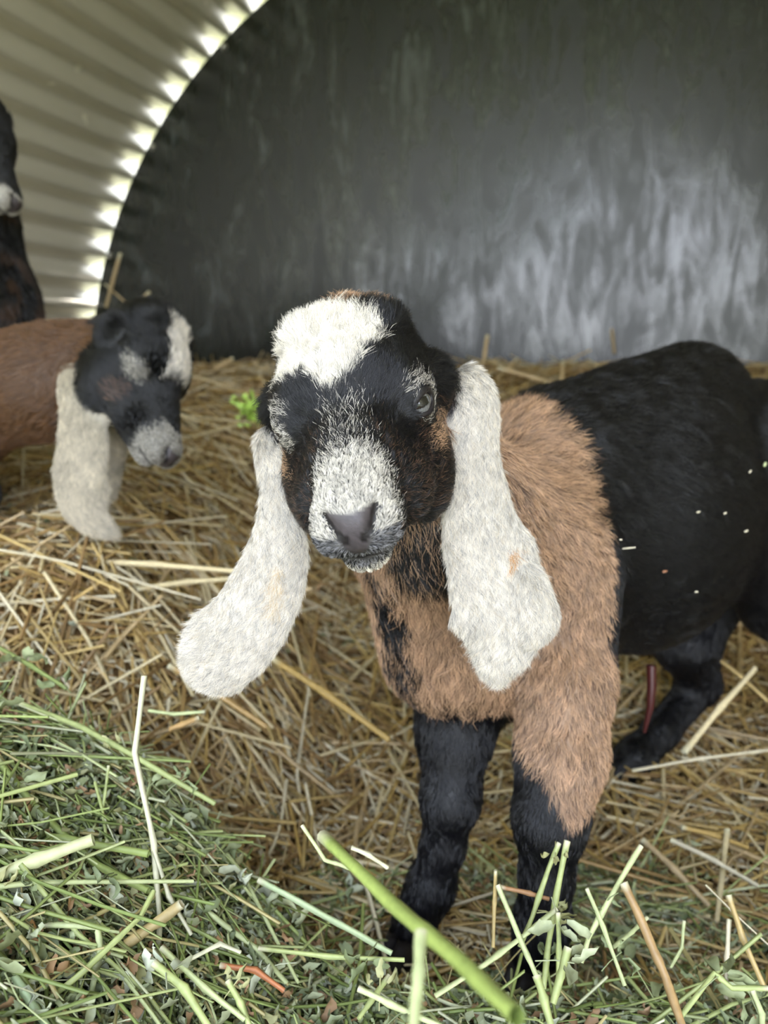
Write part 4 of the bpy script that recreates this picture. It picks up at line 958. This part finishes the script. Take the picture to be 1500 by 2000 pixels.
hero = [  # pixel points with depths, radius, colour, label, leaves
    ([(282, 1320, .40), (263, 1470, .395), (300, 1645, .385), (312, 1790, .38), (306, 1930, .38)], .0015, GP, 'tall pale kinked straw standing upright in the hay heap', 'straw', 0),
    ([(301, 1660, .384), (330, 1750, .378), (374, 1826, .372)], .0011, GP * .85, 'short pale side blade forking off the tall kinked straw', 'straw', 0),
    ([(630, 1632, .315), (760, 1760, .25), (900, 1880, .20), (1010, 1985, .17)], .0024, np.array(lin(176, 194, 104)), 'thick bright green stem slanting across the front, cut end up', 'hay', 0),
    ([(590, 1612, .318), (635, 1680, .31), (668, 1690, .305), (690, 1700, .30)], .0008, G2, 'thin hooked tendril beside the thick green stem', 'hay', 0),
    ([(686, 1655, .31), (720, 1670, .31), (757, 1695, .312)], .0009, GP, 'whitish curled blade right of the thick green stem', 'hay', 0),
    ([(822, 1820, .20), (818, 1900, .19), (808, 2010, .18)], .0016, G2, 'blurred upright green stem at the bottom centre', 'hay', 0),
    ([(1108, 1642, .40), (1088, 1740, .395), (1070, 1850, .39), (1062, 1930, .385)], .0016, G1, 'tallest green stem in the tuft before the front hoof', 'hay', 3),
    ([(1092, 1646, .402), (1070, 1700, .40), (1040, 1790, .395), (1015, 1850, .39)], .0013, G1, 'green stem leaning left in the tuft before the hoof', 'hay', 1),
    ([(1252, 1652, .405), (1205, 1730, .395), (1150, 1830, .385), (1135, 1880, .38)], .0014, G2, 'pale green stem leaning right above the hay', 'hay', 1),
    ([(972, 1728, .395), (1010, 1820, .385), (1045, 1900, .375), (1060, 1930, .37)], .0014, G2, 'green stem crossing in front of the black foreleg', 'hay', 0),
    ([(977, 1732, .40), (1035, 1745, .40), (1072, 1756, .40)], .0012, GB, 'short reddish stem lying across the green tuft', 'hay', 0),
    ([(968, 1700, .40), (966, 1760, .40), (963, 1850, .395)], .0010, np.array(lin(205, 180, 120)), 'thin tan stem with a curled tip before the black leg', 'hay', 0),
    ([(1146, 1735, .39), (1178, 1810, .385), (1220, 1925, .375)], .0011, G2, 'slender green stem bowing down right of the tuft', 'hay', 1),
    ([(1088, 1775, .39), (1020, 1830, .385), (945, 1885, .375), (850, 1945, .365)], .0013, G2, 'long green stem slanting down left from the tuft', 'hay', 0),
    ([(1090, 1782, .38), (1092, 1860, .375), (1090, 1935, .37)], .0013, G1, 'upright green stem in the middle of the tuft', 'hay', 1),
    ([(1110, 1850, .36), (1095, 1905, .355), (1080, 1960, .35)], .0019, G1, 'stout short green stem at the foot of the tuft', 'hay', 1),
    ([(1048, 1905, .33), (1062, 1950, .325), (1078, 2010, .32)], .0018, G1, 'stout green stem running out at the bottom edge below the tuft', 'hay', 0),
    ([(1218, 1724, .385), (1262, 1820, .375), (1300, 1910, .365), (1335, 2010, .35)], .0022, np.array(lin(186, 152, 104)), 'thick brown striped straw standing at the lower right', 'straw', 0),
    ([(1264, 1792, .40), (1235, 1820, .395), (1198, 1850, .39)], .0011, G2, 'short yellow-green stem behind the brown striped straw', 'hay', 0),
    ([(1336, 1798, .42), (1332, 1850, .415), (1310, 1890, .41)], .0009, G2, 'small curved stem right of the brown striped straw', 'hay', 0),
    ([(1423, 1748, .42), (1450, 1830, .41), (1495, 1935, .40)], .0016, STRAW_C[0], 'golden upright straw in the right corner', 'straw', 0),
    ([(1424, 1795, .42), (1420, 1870, .415), (1418, 1950, .41)], .0013, STRAW_C[4], 'pale upright straw in the right corner', 'straw', 0),
    ([(1378, 1728, .44), (1430, 1780, .435), (1500, 1845, .43)], .0005, STRAW_C[4], 'hair-thin pale awn at the right edge', 'straw', 0),
    ([(1502, 1930, .36), (1430, 1930, .365), (1395, 1900, .37), (1330, 1985, .36)], .0013, G1, 'kinked green stem in the bottom right corner', 'hay', 1),
    ([(1470, 1935, .35), (1488, 1980, .345), (1490, 2020, .34)], .0013, G2, 'short green stem at the bottom right corner', 'hay', 0),
    ([(505, 1718, .42), (600, 1770, .41), (700, 1825, .40), (765, 1862, .395)], .0017, np.array(lin(190, 206, 160)), 'long pale green stem running to the black hoof', 'hay', 0),
    ([(368, 1750, .40), (430, 1800, .395), (500, 1852, .39), (560, 1920, .38)], .0014, G2, 'pale green stem right of the tall kinked straw', 'hay', 2),
    ([(505, 1852, .385), (640, 1868, .38), (790, 1875, .375)], .0012, G1, 'level green stem along the bottom centre', 'hay', 1),
    ([(-20, 1716, .345), (70, 1680, .35), (182, 1640, .355)], .0030, np.array(lin(206, 208, 158)), 'broad pale cut stem at the left edge of the hay', 'hay', 0),
    ([(-10, 1478, .42), (80, 1590, .40), (190, 1690, .385), (290, 1740, .375)], .0020, G3, 'olive green stem slanting down from the left edge', 'hay', 3),
    ([(-20, 1620, .39), (130, 1640, .385), (290, 1668, .38)], .0020, G3, 'thick olive stem lying level left of the kinked straw', 'hay', 2),
    ([(30, 1370, .47), (160, 1420, .455), (260, 1475, .44), (420, 1570, .43)], .0017, G1 * .9, 'long green stem high on the hay heap', 'hay', 2),
    ([(-10, 1260, .52), (60, 1300, .50), (130, 1345, .49)], .0015, G3, 'green stem at the far left top of the heap', 'hay', 2),
    ([(-10, 1850, .32), (50, 1940, .31), (95, 2010, .305)], .0018, np.array(lin(178, 196, 150)), 'pale green stem crossing the bottom left corner', 'hay', 0),
    ([(40, 1750, .345), (72, 1840, .335), (105, 2010, .32)], .0022, np.array(lin(200, 150, 96)), 'withered orange-brown stem in the left of the hay', 'hay', 0),
    ([(355, 1765, .37), (310, 1800, .368), (245, 1845, .36)], .0026, np.array(lin(214, 190, 134)), 'broad dry tan blade behind the kinked straw', 'hay', 0),
    ([(30, 2005, .315), (160, 1900, .325), (275, 1790, .345), (300, 1740, .355)], .0013, G1, 'green stem slanting up right at the lower left', 'hay', 1),
    ([(85, 1805, .34), (190, 1810, .34), (196, 1850, .338), (165, 2005, .33)], .0014, G2, 'pale kinked stem bending down at the lower left', 'hay', 0),
    ([(315, 1850, .345), (400, 1930, .335), (478, 1992, .33)], .0013, G2, 'yellow-green stem right of the foot of the kinked straw', 'hay', 0),
    ([(340, 1890, .34), (430, 1843, .35), (470, 1860, .352)], .0010, GP, 'thin pale kinked stem at the bottom left of centre', 'hay', 0),
    ([(300, 1880, .33), (360, 1930, .325), (410, 2010, .32)], .0017, G1, 'curved green stem at the bottom edge left of centre', 'hay', 1),
    ([(445, 1915, .34), (470, 1960, .335), (490, 2010, .33)], .0015, G1, 'short green stem at the bottom edge', 'hay', 1),
    ([(430, 1885, .36), (500, 1895, .358), (555, 1935, .355)], .0014, np.array(lin(188, 120, 78)), 'reddish brown curled blade in the bottom hay', 'hay', 0),
    ([(100, 1455, .47), (95, 1500, .465), (82, 1545, .46)], .0009, G2, 'short upright sprig stem near the left edge', 'hay', 0),
    ([(75, 1480, .44), (70, 1540, .435)], .0010, G2, 'tiny upright stem near the left edge', 'hay', 0),
    ([(212, 1495, .43), (205, 1550, .425), (198, 1600, .42)], .0008, G1, 'thin short stem left of the kinked straw', 'hay', 0),
    ([(400, 1390, .52), (340, 1395, .52), (290, 1388, .52)], .0013, G2, 'short pale green stem at the top edge of the heap', 'hay', 0),
    ([(388, 1402, .52), (330, 1425, .51)], .0018, np.array(lin(206, 168, 112)), 'tan broken straw at the top edge of the heap', 'straw', 0),
    ([(700, 1930, .33), (760, 1960, .325), (860, 2005, .315)], .0014, G2, 'pale stem crossing under the thick green one', 'hay', 1),
    ([(760, 1905, .345), (700, 1990, .33)], .0012, G1, 'green stem slanting down at the bottom centre', 'hay', 1),
]
for pts, r, col, lb, cat, nl in hero:
    P_ = [A(*p) for p in pts]
    o = wire('straw_stalk' if cat == 'straw' else 'hay_stalk', P_, r, r * .9, col, M_STRAW if cat == 'straw' else M_STEM, lb, cat)
    for k in range(nl):
        i = RNG.integers(0, len(P_) - 1); t = RNG.uniform(.2, .9); add_leaf(o, P_[i] * (1 - t) + P_[i + 1] * t, RNG.normal(0, 1, 3) * [1, 1, .5] + [0, 0, .4], int(RNG.integers(0, 8)))
# further hay stems with leaves
hv = []
for i in range(8):
    V_, F_ = tube_np([(-.06 - .01 * (i % 3), 0, 0), (-.02, .004 * (i % 3 - 1), .003), (.02, .002, .002), (.06 + .01 * (i % 4), -.006 * (i % 2), 0)], [.0015, .0014, .0012, .0009] if i % 2 else [.0012, .0011, .001, .0007], 7)
    me = mesh_np('hay_stalk', V_, F_, cols=np.tile(STEM_C[i % 6], (len(V_), 1)) * RNG.uniform(.7, 1.15, 7)[np.arange(len(V_)) % 7][:, None]); me.materials.append(M_STEM); hv.append(me)
x, y = hay_xy(260); x, y = x[:120], y[:120]
for i in range(len(x)):
    left = x[i] < .0
    d = slope_dirs(x[i:i + 1], y[i:i + 1], np.array([RNG.normal(-.45, .8)]), np.array([RNG.normal(.05, .12)]), top_z)[0]
    p = (x[i], y[i], float(top_z(x[i], y[i])) + RNG.uniform(.006, .014))
    o = place_stalk(hv[i % 8], p, d, 0, 'hay_stalk', 'leafy green hay stem lying on the heap at the lower left' if left else 'leafy green hay stem lying before the hooves', 'hay', 'hay stems on the heap' if left else 'hay stems before the hooves')
    for k in range(int(RNG.integers(1, 4))):
        add_leaf(o, np.array(p) + nrm(d) * RNG.uniform(-.05, .05) + [0, 0, .002], RNG.normal(0, 1, 3) * [1, 1, .4] + [0, 0, .5], int(RNG.integers(0, 8)))

# lime green sprig glowing behind the near kid's cheek
m_lm, nt_, b_ = mat_new('fresh_leaf'); b_.inputs['Base Color'].default_value = (*lin(222, 255, 130), 1); b_.inputs['Roughness'].default_value = .25; b_.inputs['Coat Weight'].default_value = .6
def on_ground(px, py):
    for t in np.arange(.4, 2, .004):
        q = A(px, py, t)
        if q[2] < float(top_z(q[0], q[1])) + .012: return q
    return A(px, py, 1)
Vs, Fs = [], []; g0 = on_ground(492, 815); tg = (g0 - CAM) @ FWD; ks = tg / .56
for k in range(30):
    v, f = leaflet(200 + k, .011 * ks, .004 * ks); c0 = A(492 + RNG.normal(0, 13), 800 + RNG.normal(0, 13), tg + RNG.normal(0, .006)); M_ = np.linalg.qr(RNG.normal(0, 1, (3, 3)))[0]
    Fs += (f + len(Vs)).tolist(); Vs += (v @ M_.T + c0).tolist()
for px, py in ((450, 778), (460, 786), (472, 774), (452, 790)):
    v, f = leaflet(px, .006 * ks, .002 * ks); c0 = A(px, py, tg); Fs += (f + len(Vs)).tolist(); Vs += (v + c0).tolist()
v, f = tube_np([A(450, 782, tg), A(470, 795, tg), g0], .0012 * ks, 6); Fs += [tuple(int(i) + len(Vs) for i in q) for q in f]; Vs += v.tolist()
tag(link('green_sprig', mesh_np('green_sprig', np.array(Vs), [tuple(q) for q in Fs]), m_lm), 'bright lime green sprig of fresh leaves behind the left cheek of the near head', 'sprig')
